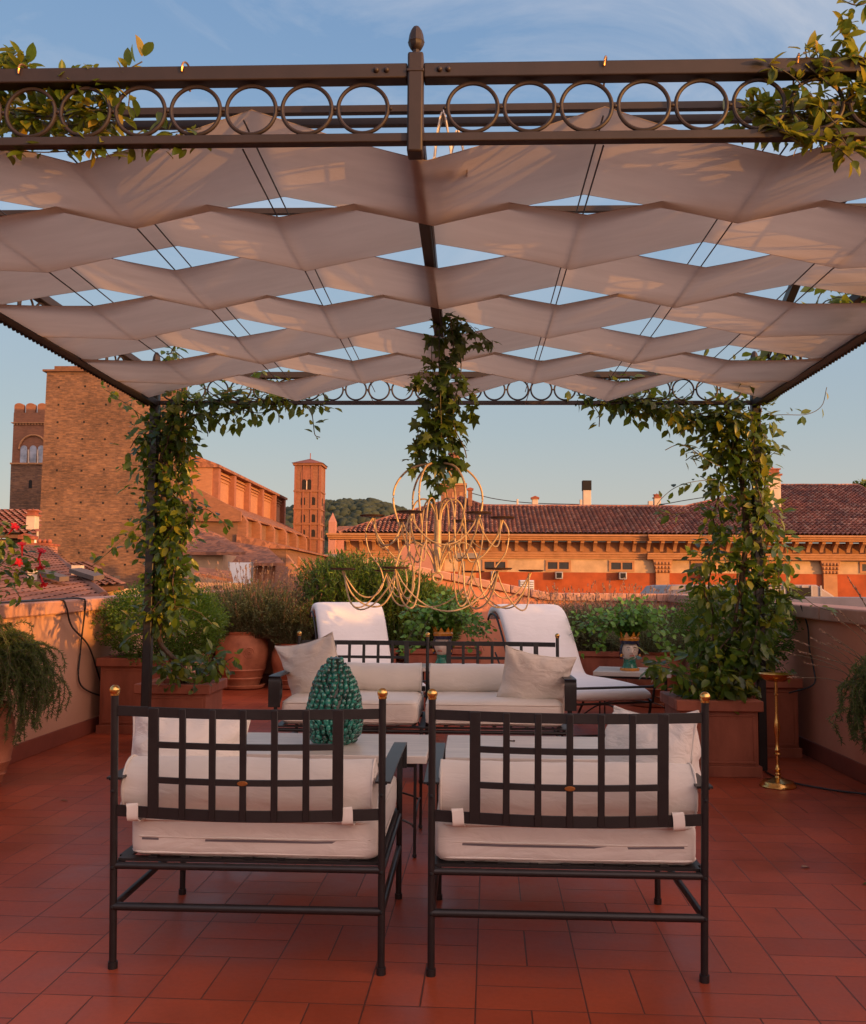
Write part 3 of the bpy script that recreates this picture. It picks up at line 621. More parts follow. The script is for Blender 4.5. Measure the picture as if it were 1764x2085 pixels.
def pillow(name, label, loc, rot, W, H, T, seed=0, group=None):
    n = 26; q = MB(); vs = []; fs = []; edge = []
    def pt(u, v, s):
        pin = 1-.09*(1-v*v)*abs(u)**2; pin2 = 1-.09*(1-u*u)*abs(v)**2
        x = u*W/2*pin; z = v*H/2*pin2
        t = (max(0,1-abs(u)**2.2)**.55)*(max(0,1-abs(v)**2.2)**.55)
        wv = noise.noise(Vector((u*2.2+seed, v*2.2, s*2)))*.10 + .10*math.sin(u*6+v*5+seed)*abs(u*v) + .10*noise.noise(Vector((u*5+seed*2, v*5-seed, s)))*(abs(u)+abs(v))
        cr = .030*math.sin(math.atan2(v,u)*11+seed+2*noise.noise(Vector((u*3,v*3,seed))))*(u*u+v*v)*.5
        y = s*(T/2*t*(1+wv)+cr*t**.3)
        return (x, y, z-.03*H*(1-u*u)*(v > 0)*v)
    for s in (-1, 1):
        o = len(vs)
        for i in range(n+1):
            for j in range(n+1):
                u = math.sin((i/n*2-1)*math.pi/2); v = math.sin((j/n*2-1)*math.pi/2)
                vs.append(pt(u, v, s))
        for i in range(n):
            for j in range(n): fs.append((o+i*(n+1)+j, o+(i+1)*(n+1)+j, o+(i+1)*(n+1)+j+1, o+i*(n+1)+j+1))
    q.add(vs, fs)
    o = q.build(name, CREAMP, angle=80); o.location = loc; o.rotation_euler = rot
    tag(o, label, 'pillow', group)
    E_ = []
    for k in range(n): E_.append(pt(math.sin((k/n*2-1)*math.pi/2), -1, 1))
    for k in range(n): E_.append(pt(1, math.sin((k/n*2-1)*math.pi/2), 1))
    for k in range(n): E_.append(pt(-math.sin((k/n*2-1)*math.pi/2), 1, 1))
    for k in range(n): E_.append(pt(-1, -math.sin((k/n*2-1)*math.pi/2), 1))
    MB().tube(E_, .0045, 6, closed=True).build('piping', PIPE, o, local=True, angle=80)
    return o
# ------------------------------------------------------------------ iron seating
def lattice(parent, cx, half, yb, s=1.0, badge=True, bow=.06, x0p=None, x1p=None):
    """back panel between posts at cx-half, cx+half; yb(z) = y of the post at height z"""
    o = None; q = MB()
    def yy(x, z): return yb(z)-bow*math.cos((x-cx)/half*math.pi/2)*(.55+.45*(.85-z)/.35 if False else 1)
    def rail(z, w, xa, xb, t=.006, n=24):
        pts = [(xa+(xb-xa)*k/n, yy(xa+(xb-xa)*k/n, z), z) for k in range(n+1)]
        q.bar(pts, t, w)
    rail(.820, .032*s, cx-half+.008, cx+half-.008)
    rail(.503, .036*s, cx-half+.008, cx+half-.008)
    hw = .292*half/.428; st = hw/3
    for zz in (.718, .607): rail(zz, .020, cx-hw, cx+hw, .0085)
    for k in range(7):
        x = cx-hw+st*k; w_ = .034 if k in (0, 6) else .021
        pts = [(x, yy(x,z)-.0015, z) for z in (.503-.016, .6, .7, .820+.014)]
        q.bar(pts, w_, .0105, up=(0,1,0))
    o = q.build('backrest', IRON, parent, local=True, bevel=.0015, seg=1)
    if badge:
        z = .607; pts = [(.0165*math.cos(a), .0075*math.sin(a)) for a in [2*math.pi*k/20 for k in range(20)]]
        y = yy(cx, z)-.008
        MB().prism([(cx+a, y-.003, z+b_) for a, b_ in pts], (0,.003,0)).build('badge', mat('badge_brass', (.42,.17,.05), .4, .8, .2, 300), parent, local=True, bevel=.001, seg=1)
def rear_post(parent, x, y0, lean, dx=0):
    q = MB(); q.tube([(x, y0, .012), (x+dx, y0-lean, .872)], .0118, 14)
    q.tube([(x, y0, 0), (x, y0, .022)], .0155, 14); o = q.build('rear_post', IRON, parent, local=True)
    q = MB(); q.ball((x+dx, y0-lean-.001, .885), .0165, 14); q.tube([(x+dx, y0-lean, .868), (x+dx, y0-lean, .874)], .0135, 12)
    q.build('finial', BRASS, o, local=True)
def bolts(parent, pts):
    q = MB()
    for p in pts: q.ball(p, .006, 6)
    q.build('bolts', DARK, parent, local=True)
def armrest(parent, x, ya, yb, z=.602, end=.10, w=.05):
    pts = catmull([(x,ya,z),(x,(ya+yb)/2,z+.004),(x,yb-.03,z),(x,yb-.004,z-.012),(x,yb+.002,z-.04),(x,yb,z-end)], 6)
    q = MB(); N = len(pts); vs = []
    for i, p in enumerate(pts):
        t = (pts[min(i+1,N-1)]-pts[max(i-1,0)]).normalized(); nrm = Vector((0,-t.z,t.y))
        for (a, b_) in ((-w/2,-.0035),(w/2,-.0035),(w/2,.0035),(-w/2,.0035)): vs.append(p+Vector((a,0,0))+nrm*b_)
    fs = [(i*4+k, i*4+4+k, i*4+4+(k+1)%4, i*4+(k+1)%4) for i in range(N-1) for k in range(4)]+[(0,1,2,3),(N*4-1,N*4-2,N*4-3,N*4-4)]
    q.add(vs, fs); return q.build('armrest', IRON, parent, local=True, bevel=.002, seg=1)
def armchair(loc, half, label):
    c = empty('armchair', loc, 0, label, 'armchair', 'iron armchairs seen from behind')
    yr, yf = -.372, .372; lean = .06; yb = lambda z: yr-lean*z/.872
    for s in (-1, 1):
        rear_post(c, s*half, yr, lean)
        q = MB(); q.tube([(s*half,yf,.01),(s*half,yf,.55)], .0115, 12); q.tube([(s*half,yf,0),(s*half,yf,.02)], .015, 12); q.build('front_leg', IRON, c, local=True)
        armrest(c, s*(half+.002), yb(.6)+.005, yf+.012)
    lattice(c, 0, half, yb)
    q = MB()
    q.box(-half+.01,half-.01,yr-.01,yr+.03,.338,.346); q.box(-half+.01,half-.01,yf-.03,yf+.01,.338,.346)
    for s in (-1, 1): q.box(s*(half-.02)-.02,s*(half-.02)+.02,yr+.03,yf-.03,.3381,.3461)
    for k in range(7): 
        x = -half+.12+(2*half-.24)*k/6; q.box(x-.014,x+.014,yr+.0,yf-.031,.3465,.351)
    q.build('seat_frame', IRON, c, local=True)
    q = MB(); q.tube([(-half,yr-.02,.3265),(half,yr-.02,.3265)], .0115, 12); q.tube([(-half,yf,.322),(half,yf,.322)], .0115, 12)
    for s in (-1, 1): q.tube([(s*half,yr-.02,.322),(s*half,yf,.322)], .0105, 10)
    q.build('seat_rail', IRON, c, local=True)
    MB().tube([(-half,yr-.014,.197),(half,yr-.014,.197)], .0128, 14).build('stretcher', IRON, c, local=True)
    for s in (-1, 1): MB().tube([(s*half,yr-.012,.197),(s*half,yf,.197)], .0118, 12).build('stretcher', IRON, c, local=True)
    bolts(c, [(s*half, yb(z)-.0125, z) for s in (-1,1) for z in (.197,.322,.565)]+[(s*(half+.012), yb(.602), .602) for s in (-1,1)])
    return c
SEATS = []
for (cx, half, lb, bx, cxo) in ((-.705,.430,'left armchair of dark iron with cream cushions and a pillow in its left corner', -.012, .012),
                               (.310,.427,'right armchair of dark iron with cream cushions and a pillow at its right end', .005, 0)):
    c = armchair((cx, 3.495, 0), half, lb)
    sc_ = seat_cushion(c, (cxo, .02, .414), (.406 if cxo else .418,.392,.071), seed=cx)
    q = MB(); q.bar([(-.36+cxo,-.370,.407),(-.2+cxo,-.3725,.4045),(.2+cxo,-.3725,.4035),(.37+cxo,-.370,.407)], .004, .007, up=(0,0,1)); q.build('zip', ZIP, sc_, local=True)
    q = MB(); q.tube([(-.37+cxo,-.371,.414),(-.2+cxo,-.374,.412),(.2+cxo,-.374,.411),(.38+cxo,-.371,.414)], .0028, 6); q.build('zip_flap', PIPE, sc_, local=True)
    b_ = bolster(c, (bx, -.285, .562), .090, .815, seed=cx*3)
    for sx_ in (-.352, .332):
        x = bx+sx_; yr_ = -.372-.06*.503/.872-.06*math.cos(sx_/half*math.pi/2)
        q = MB(); q.bar(catmull([(x-.004,-.30,.478),(x,yr_+.02,.512),(x,yr_-.004,.528),(x+.003,yr_-.010,.515),(x+.005,yr_-.009,.480),(x+.009,yr_+.02,.474),(x+.01,-.33,.480)], 5), .003, .036, up=(1,0,0.01)).build('strap', PIPE, b_, local=True)
def bar_fix(): pass
pillow('throw_pillow', 'cream pillow propped in the left corner of the left armchair', (-1.0,3.42,.600), (R(-16),R(3),R(8)), .42, .36, .23, 1, 'cream throw pillows')
pillow('throw_pillow', 'cream pillow standing edge on at the right arm of the right armchair', (.635,3.43,.622), (R(-10),R(-4),R(-56)), .41, .36, .25, 4, 'cream throw pillows')
# ------------------------------------------------------------------ sofa
def sofa(loc):
    c = empty('sofa', loc, 0, 'two seat iron sofa with cream cushions facing the armchairs', 'sofa')
    hw, yr, yf = .925, .375, -.375; lean = -.06
    yb = lambda z: yr-lean*z/.872
    for x in (-hw, 0, hw): rear_post(c, x, yr, lean)
    for x in (-hw, 0, hw):
        q = MB(); q.tube([(x,yf,0),(x,yf,.56 if x else .335)], .0118, 12); q.tube([(x,yf,0),(x,yf,.02)], .015, 12); q.build('front_leg', IRON, c, local=True)
    for s in (-1, 1): lattice(c, s*hw/2, hw/2-.006, yb, s=1.0, badge=False, bow=-.05)
    q = MB(); q.box(-hw,hw,yf-.01,yf+.03,.336,.345); q.box(-hw,hw,yr-.03,yr+.01,.336,.345)
    for x in (-hw+.02, 0, hw-.02): q.box(x-.02,x+.02,yf+.03,yr-.03,.3361,.3451)
    for k in range(18): 
        x = -hw+.06+(2*hw-.12)*k/17; q.box(x-.012,x+.012,yf+.031,yr-.031,.346,.350)
    q.build('seat_frame', IRON, c, local=True)
    q = MB(); q.tube([(-hw,yf,.318),(hw,yf,.318)], .0115, 10); q.tube([(-hw,yr,.318),(hw,yr,.318)], .0115, 10); q.build('seat_rail', IRON, c, local=True)
    q = MB(); q.tube([(-hw,yf,.2),(hw,yf,.2)], .0115, 10); q.build('stretcher', IRON, c, local=True)
    for s in (-1, 1):
        MB().tube([(s*hw,yf,.2),(s*hw,yr,.2)], .0115, 10).build('stretcher', IRON, c, local=True)
        x = s*(hw+.006)
        pts = catmull([(x,yb(.66)-.005,.63),(x,.1,.645),(x,yf+.03,.652),(x,yf-.015,.640),(x,yf-.025,.60),(x,yf-.02,.46)], 6)
        q = MB(); N = len(pts); vs = []; w_ = .075
        for i, p in enumerate(pts):
            t = (pts[min(i+1,N-1)]-pts[max(i-1,0)]).normalized(); nrm = Vector((0,-t.z,t.y))
            for (a, b_) in ((-w_/2,-.004),(w_/2,-.004),(w_/2,.004),(-w_/2,.004)): vs.append(p+Vector((a,0,0))+nrm*b_)
        q.add(vs, [(i*4+k, i*4+4+k, i*4+4+(k+1)%4, i*4+(k+1)%4) for i in range(N-1) for k in range(4)]+[(0,1,2,3),(N*4-1,N*4-2,N*4-3,N*4-4)])
        q.build('armrest', IRON, c, local=True, bevel=.002, seg=1)
        q = MB(); q.ring((x,yf+.12,.55), .082, .009, 'x', 28, 8); q.ring((x,yf+.12,.55), .025, .006, 'x', 14, 6)
        for k in range(4):
            a = R(45+90*k); q.tube([(x,yf+.12+.025*math.cos(a),.55+.025*math.sin(a)),(x,yf+.12+.082*math.cos(a),.55+.082*math.sin(a))], .005, 6)
        q.build('arm_scroll', IRON, c, local=True)
    for s in (-1, 1):
        seat_cushion(c, (s*(hw/2-.005), -.005, .43), (.435,.375,.078), seed=s*5, puff=.08)
        bolster(c, (s*(hw/2+.005), .20, .60), .098, .87, seed=s*2)
    return c
sofa((-.30, 6.47, 0))
pillow('throw_pillow', 'cream pillow leaning over the left arm of the sofa', (-1.045,6.42,.672), (R(14),R(-14),R(-16)), .43, .42, .17, 8, 'cream throw pillows')
pillow('throw_pillow', 'cream pillow leaning on the bolster at the right end of the sofa', (.425,6.30,.625), (R(20),R(9),R(4)), .46, .41, .16, 12, 'cream throw pillows')
# ------------------------------------------------------------------ coffee tables
def coffee_table(x0, x1, y0, y1, label, zt=.462, t=.035, name='coffee_table', cat='table', group='low tables with pale stone tops', arc=True):
    c = empty(name, ((x0+x1)/2,(y0+y1)/2,0), 0, label, cat, group)
    w, d = (x1-x0)/2, (y1-y0)/2
    MB().box(-w,w,-d,d,zt-t,zt).build('tabletop', STONE, c, local=True, bevel=.004)
    q = MB(); li = .055
    q.bar([(-w+li,-d+li,zt-t-.012),(w-li,-d+li,zt-t-.012),(w-li,d-li,zt-t-.012),(-w+li,d-li,zt-t-.012)], .022, .022, closed=True); q.build('apron', IRON, c, local=True)
    for sx_ in (-1, 1):
        for sy_ in (-1, 1):
            x, y = sx_*(w-li), sy_*(d-li); q = MB(); q.tube([(x,y,.008),(x,y,zt-t-.001)], .0075, 8); q.lathe([(.004,0),(.010,.004),(.010,.014),(.0075,.02)], 10, (x,y,0)); q.build('leg', IRON, c, local=True)
    if arc:
        for sx_ in (-1, 1):
            x = sx_*(w-li); pts = [(x, -(d-li)*math.cos(math.pi*k/10), .13+.055*math.sin(math.pi*k/10)) for k in range(11)]
            MB().tube(pts, .005, 6).build('stretcher', IRON, c, local=True)
        for sy_ in (-1, 1):
            y = sy_*(d-li); pts = [(-(w-li)*math.cos(math.pi*k/14), y, .13+.075*math.sin(math.pi*k/14)) for k in range(15)]
            MB().tube(pts, .005, 6).build('stretcher', IRON, c, local=True)
    return c
coffee_table(-1.16,-.19,4.38,5.02, 'left coffee table with the green ceramic pine cone on its stone top')
coffee_table(-.112,.93,4.36,5.02, 'right coffee table with a bare pale stone top')
q = MB(); q.tube([(.02,0,.003),(0,.005,.004),(-.02,.001,.003)], .003, 5); q.ball((.025,0,.004),.005,6); q.ball((-.012,.008,.004),.004,6)
o = q.build('fallen_twig', STEM); o.location = (*P(1037,1504,4.83)[:2], .462); tag(o, 'small dark twig lying on the right coffee table', 'twig')
# ------------------------------------------------------------------ ceramic pine cone
GLZ, nt, out = newmat('teal_glaze')
p = node(nt, 'BsdfPrincipled'); L(nt, p.outputs[0], out.inputs[0]); sval(p, Roughness=.16); p.inputs['Coat Weight'].default_value = .6
g_ = node(nt, 'NewGeometry'); r = node(nt, 'ValToRGB'); tc = node(nt, 'TexCoord'); n = node(nt, 'TexNoise'); L(nt, tc.outputs['Object'], n.inputs['Vector']); sval(n, Scale=45, Detail=4)
L(nt, n.outputs[0], r.inputs[0]); r.color_ramp.elements[0].position = .38; r.color_ramp.elements[0].color = (.008,.035,.028,1); r.color_ramp.elements[1].position = .62; r.color_ramp.elements[1].color = (.025,.25,.185,1)
e = r.color_ramp.elements.new(.5); e.color = (.01,.11,.08,1); L(nt, r.outputs[0], p.inputs['Base Color'])
pc = empty('ceramic_pine_cone', (*P(680,1512,4.72)[:2], .462), 0, 'glossy teal ceramic pine cone standing on the left coffee table', 'ornament')
def coneR(t): return float(np.interp(t, [0,.03,.10,.2,.32,.45,.58,.70,.80,.88,.95,1], [.075,.098,.124,.138,.139,.131,.118,.099,.080,.061,.040,.015]))
HC = .415
prof = [(.08,.0)]+[(coneR(k/20)-.012, HC*k/20+.004) for k in range(1,20)]+[(.03,HC-.006),(.002,HC+.0)]
MB().lathe(prof, 28).build('body', mat('dark_teal_clay', (.02,.03,.022), .35, 0, .5, 60), pc, local=True)
s_ = SC(); tv = []; tf = []
for i in range(5):
    a = i/4*math.pi/2
    for k in range(8):
        b_ = 2*math.pi*k/8; tv.append((math.cos(b_)*math.cos(a)*.5, math.sin(b_)*math.cos(a)*.5*1.15+.25*math.sin(a)**2, math.sin(a)*.85))
for i in range(4):
    for k in range(8): tf.append((i*8+k, i*8+(k+1)%8, i*8+8+(k+1)%8, i*8+8+k))
T_, RM, S_ = [], [], []
rows = 17
for i in range(rows):
    t = .045+.95*i/rows; rad = coneR(t); z = HC*t; n_ = max(5, int(2*math.pi*rad/.0335)); 
    slope = (coneR(min(.99,t+.03))-coneR(max(.0,t-.03)))/(.06*HC)
    for k in range(n_):
        a = 2*math.pi*(k+.5*(i % 2))/n_+random.uniform(-.05,.05); nrm = Vector((math.cos(a), math.sin(a), -slope)).normalized(); up_ = Vector((math.cos(a)*slope, math.sin(a)*slope, 1)).normalized()
        nrm = (nrm+Vector((0,0,.55))).normalized(); xx = up_.cross(nrm).normalized(); up_ = nrm.cross(xx)
        RM.append([[xx[j], up_[j], nrm[j]] for j in range(3)]); T_.append((math.cos(a)*(rad-.014), math.sin(a)*(rad-.014), z+random.uniform(-.003,.003))); S_.append(.0300*random.uniform(.82,1.16)*(1 if t < .85 else .8))
s_.add(tv, tf, np.array(RM), np.array(T_)+np.array(pc.location), np.array(S_)); s_.build('scales', GLZ, pc)
# ------------------------------------------------------------------ chaise longues
def chaise(loc, rz, label):
    c = empty('sun_lounger', loc, rz, label, 'sun lounger', 'scroll backed sun loungers behind the sofa')
    # local +y runs from the foot (y=0) to the head
    def path(off=0):
        base = [(0,.335),(.08,.36),(.25,.375),(.6,.38),(.95,.375),(1.12,.39),(1.22,.46),(1.32,.60),(1.42,.75),(1.52,.88),(1.60,.955),(1.69,.985),(1.77,.965),(1.82,.905)]
        return base
    pts = catmull([(0,y,z) for y, z in path()], 6); N = len(pts); W = .335; th = .085; q = MB(); vs = []; n = 18
    prof = []
    for k in range(n):
        a = 2*math.pi*k/n; ca, sa = math.cos(a), math.sin(a)
        prof.append((W*math.copysign(abs(ca)**.22, ca), th/2*math.copysign(abs(sa)**.6, sa)))
    for i, p in enumerate(pts):
        t = (pts[min(i+1,N-1)]-pts[max(i-1,0)]).normalized(); nrm = Vector((0,-t.z,t.y))
        e_ = min(1, .35+i*.25, .35+(N-1-i)*.25)
        vs += [p+Vector((a,0,0))+nrm*(b_*e_+th/2) for a, b_ in prof]
    fs = [(i*n+k, i*n+(k+1)%n, i*n+n+(k+1)%n, i*n+n+k) for i in range(N-1) for k in range(n)]+[tuple(range(n)), tuple(range((N-1)*n,N*n))[::-1]]
    q.add(vs, fs); m_ = q.build('mattress', WHITEC, c, local=True, angle=70)
    for s in (-1, 1): MB().tube([(s*(W-.004), p.y, p.z+th*.5) for p in pts[1:-1]], .004, 6).build('piping', PIPE, m_, local=True)
    for s in (-1, 1):
        x = s*(W+.012)
        q = MB(); q.tube([(x,p.y,p.z-.006) for p in pts[0:-2]], .010, 8); q.build('side_rail', IRON, c, local=True)
        q = MB(); q.tube(catmull([(x,.02,.33),(x,.05,.22),(x,.16,.10),(x,.24,0.012)], 5), .011, 8); q.build('leg', IRON, c, local=True)
        q = MB(); q.tube(catmull([(x,1.12,.36),(x,1.18,.22),(x,1.28,.1),(x,1.36,.012)], 5), .011, 8); q.build('leg', IRON, c, local=True)
        q = MB(); q.tube(catmull([(x,.24,.03),(x,.55,.20),(x,.9,.20),(x,1.30,.03)], 6), .007, 8); q.build('brace', IRON, c, local=True)
        q = MB(); q.tube([(x,-.01,.33),(x,-.04,.455)], .011, 8); q.ball((x,-.042,.46), .018, 10); q.build('foot_upright', IRON, c, local=True)
        q = MB(); q.tube([(x,1.30,.33),(x,1.62,.62)], .008, 8); q.build('back_strut', IRON, c, local=True)
    MB().tube([(-W,-.042,.455),(W,-.042,.455)], .010, 8).build('foot_rail', IRON, c, local=True)
    for y in (.03, .6, 1.15): MB().tube([(-W-.012,y,.325 if y < .1 else .36),(W+.012,y,.325 if y < .1 else .36)], .009, 8).build('crossbar', IRON, c, local=True)
    MB().tube([(-W-.012,.22,.05),(W+.012,.22,.05)], .008, 8).build('crossbar', IRON, c, local=True)
    return c
chaise((1.12,7.62,0), R(20), 'white sun lounger on the right, its scroll back behind the right end of the sofa')
chaise((-.66,7.85,0), R(19), 'white sun lounger on the left, its scroll back behind the left half of the sofa')
# ------------------------------------------------------------------ side tables and head vases
def side_table(loc, rz, w, d, h, label):
    c = coffee_table(-w/2,w/2,-d/2,d/2,label,h,.04,'side_table','table','stone topped side tables',True); c.location = loc; c.rotation_euler = (0,0,rz); return c
HEADW = mat('glazed_face', (.72,.58,.48), .22, 0, .05, 8, 0, coat=.5)
HAIR = mat('blue_black_glaze', (.02,.028,.07), .2, 0, .4, 30, 0, coat=.5)
CROWN = mat('yellow_glaze', (.62,.24,.03), .22, 0, .3, 25, 0, coat=.5)
NECK = mat('green_glaze', (.02,.17,.11), .2, 0, .3, 20, 0, coat=.5)
LIP = mat('red_glaze', (.45,.09,.05), .25, 0, .1, 8, 0)
def head_vase(loc, rz, s, label):
    c = empty('head_vase', loc, rz, label, 'vase', 'painted ceramic head vases')
    def S(p): return [(a*s, b_*s) for a, b_ in p]
    MB().lathe(S([(.085,0),(.088,.01),(.086,.022),(.070,.026)]), 24).build('base', CROWN, c, local=True)
    MB().lathe(S([(.072,.022),(.068,.035),(.058,.06),(.055,.085),(.06,.10)]), 24).build('neck', NECK, c, local=True)
    # face: deformed ellipsoid, front = -y
    q = MB(); vs = []; n, m_ = 28, 20
    for i in range(m_+1):
        th = math.pi*i/m_; 
        for k in range(n):
            ph = 2*math.pi*k/n; x = math.sin(th)*math.sin(ph); y = -math.sin(th)*math.cos(ph); z = math.cos(th)
            wd = .080*(1-.16*max(0,-z)); X_, Y_, Z_ = x*wd, y*.078, z*.098
            if y < 0:
                Y_ -= .020*math.exp(-((x/.16)**2+((z+.10)/.22)**2))          # nose
                Y_ -= .008*math.exp(-((x/.28)**2+((z+.42)/.10)**2))           # lips
                Y_ += .009*math.exp(-(((abs(x)-.34)/.16)**2+((z-.12)/.13)**2))  # eye sockets
                Y_ -= .008*math.exp(-((x/.3)**2+((z+.75)/.18)**2))            # chin
                Y_ -= .004*math.exp(-((z-.32)/.1)**2)                          # brow
            vs.append((X_*s, Y_*s, (Z_+.175)*s))
    fs = [(i*n+k, i*n+(k+1)%n, i*n+n+(k+1)%n, i*n+n+k) for i in range(m_) for k in range(n)]
    q.add(vs, fs); fc = q.build('head', HEADW, c, local=True, angle=80)
    for sx_ in (-1, 1):
        q = MB(); q.ball((sx_*.026*s,-.066*s,.187*s), .0085*s, 8, sz=.75); q.build('eye', WHITEP, fc, local=True)
        q = MB(); q.ball((sx_*.026*s,-.0725*s,.187*s), .0040*s, 8); q.build('pupil', DARK, fc, local=True)
        q = MB(); q.tube([(sx_*.012*s,-.0735*s,.205*s),(sx_*.027*s,-.0715*s,.211*s),(sx_*.042*s,-.063*s,.205*s)], .0026*s, 6); q.build('eyebrow', DARK, fc, local=True)
        q = MB(); q.tube(catmull([(sx_*.068*s,-.022*s,.235*s),(sx_*.080*s,-.02*s,.20*s),(sx_*.083*s,-.012*s,.15*s),(sx_*.076*s,-.01*s,.105*s)],4), .013*s, 10); q.build('hair', HAIR, fc, local=True)
        q = MB(); q.ball((sx_*.082*s,-.028*s,.135*s), .012*s, 10, sz=1.3); q.build('earring', CROWN, fc, local=True)
    q = MB(); q.tube([(-.020*s,-.079*s,.133*s),(-.008*s,-.0855*s,.137*s),(0,-.086*s,.135*s),(.008*s,-.0855*s,.137*s),(.020*s,-.079*s,.133*s)], .0048*s, 8); q.build('lips', LIP, fc, local=True)
    MB().lathe(S([(.076,.235),(.084,.24),(.085,.262),(.078,.27)]), 24).build('hair_band', HAIR, c, local=True)
    q = MB(); q.lathe(S([(.072,.262),(.086,.266),(.090,.285),(.086,.29),(.084,.30),(.074,.30)]), 24)
    for k in range(9):
        a = 2*math.pi*k/9; q.add([((.088*math.cos(a-.28))*s,(.088*math.sin(a-.28))*s,.298*s),((.088*math.cos(a+.28))*s,(.088*math.sin(a+.28))*s,.298*s),(.096*math.cos(a)*s,.096*math.sin(a)*s,.345*s),
             (.078*math.cos(a-.28)*s,.078*math.sin(a-.28)*s,.298*s),(.078*math.cos(a+.28)*s,.078*math.sin(a+.28)*s,.298*s),(.088*math.cos(a)*s,.088*math.sin(a)*s,.345*s)], [(0,1,2),(3,5,4),(0,2,5,3),(1,4,5,2),(0,3,4,1)])
    q.build('crown', CROWN, c, local=True)
    return c
st1 = (1.55,9.2,0); side_table(st1, R(-13), .70,.62,.46, 'side table to the right of the right lounger under a crowned head vase')
head_vase((1.50,9.12,.46), R(5), 1.05, 'right crowned head vase holding ivy leaved geranium on the right side table')
st2 = (-.18,9.5,0); side_table(st2, R(8), .62,.5,.46, 'side table between the two loungers under a crowned head vase')
head_vase((-.26,9.42,.46), R(-18), 1.1, 'left crowned head vase behind the sofa back between the loungers')
# ------------------------------------------------------------------ brass stand
bs = empty('brass_stand', (1.925,6.16,0), 0, 'tall brass stand with a shallow dish beside the right planter', 'stand')
MB().lathe([(.108,0),(.112,.006),(.108,.016),(.100,.022),(.095,.034),(.050,.046),(.022,.056),(.017,.068)], 36).build('base', BRASS, bs, local=True)
MB().lathe([(.017,.066),(.019,.078),(.014,.086),(.016,.098),(.021,.108),(.013,.118),(.010,.14),(.011,.19),(.022,.196),(.022,.202),(.012,.21),(.018,.225),(.012,.24),(.011,.29),(.018,.335),(.022,.36),(.016,.40),(.010,.44),(.009,.56),(.014,.566),(.009,.572),(.009,.645),(.03,.65)], 24).build('stem', BRASS, bs, local=True)
q = MB(); q.lathe([(.02,.648),(.06,.652),(.095,.672),(.110,.694),(.112,.697),(.107,.697),(.090,.677),(.058,.660),(.002,.657)], 40); q.build('dish', BRASS, bs, local=True, angle=60)
# ------------------------------------------------------------------ chandelier
ch = empty('chandelier', (-.155,4.6,1.29), 0, 'gilded wire chandelier with two tiers of candle pans hanging over the coffee tables', 'chandelier')
q = MB(); q.tube([(0,0,0.005),(0,0,.255)], .0175, 14); q.build('stem', GOLD, ch, local=True)
MB().ring((0,0,-.022), .022, .005, 'y', 24, 8).build('ring', GOLD, ch, local=True)
MB().tube([(0,0,.255),(0,0,1.215)], .0022, 6).build('hanging_wire', RUBBER, ch, local=True)
RU, RL, ZU, ZL = .315, .455, .270, .015
def cyl(r, a, z): return (r*math.cos(a), r*math.sin(a), z)
for k in range(6):
    a = R(8+60*k); a2 = R(8+60*(k+1))
    def T(pts, nm, r_=.0043): MB().tube(catmull([cyl(r, a, z) for r, z in pts], 7), r_, 8).build(nm, GOLD, ch, local=True)
    T([(.012,.235),(.02,.30),(.055,.352),(.105,.340),(.130,.26),(.140,.10),(.165,.055),(.22,.085),(.27,.15),(.30,.20),(RU,ZU-.01)], 'upper_arm')
    T([(.012,.01),(.04,.085),(.10,.145),(.165,.125),(.20,.03),(.215,-.08),(.265,-.155),(.34,-.155),(.41,-.10),(RL,ZL-.01)], 'lower_arm')
    T([(RU,ZU-.01),(.345,.20),(.33,.10),(.275,.02),(.262,-.06),(.31,-.115),(.38,-.10),(RL,ZL-.012)], 'link_wire', .0036)
    T([(.185,.02+.2),(.215,.33),(.205,.42),(.145,.495),(.06,.525),(.03,.52)], 'top_hoop', .005)
    T([(.03,.52),(.0,.50)], 'hoop_end', .004) if False else None
    for (rr_, zz, nm) in ((RU,ZU,'candle_pan'),(RL,ZL,'candle_pan')):
        c_ = cyl(rr_, a, zz); MB().lathe([(.004,-.006),(.055,-.004),(.062,.002),(.060,.004),(.05,.0),(.004,-.001)], 24, c_).build(nm, PAN, ch, local=True)
    for (rr_, zz, dp) in ((RU-.01,ZU-.012,.135),(RL-.01,ZL-.012,.175)):
        p0, p1 = Vector(cyl(rr_, a, zz)), Vector(cyl(rr_, a2, zz)); pts = []
        for j in range(17):
            t = j/16; p = p0.lerp(p1, t); out_ = Vector((p.x, p.y, 0)).normalized()
            s_ = math.sin(math.pi*t); pts.append(p+out_*(.10*rr_*s_)-Vector((0,0,dp*s_**.8)))
        MB().tube(pts, .0036, 8).build('garland_wire', GOLD, ch, local=True)
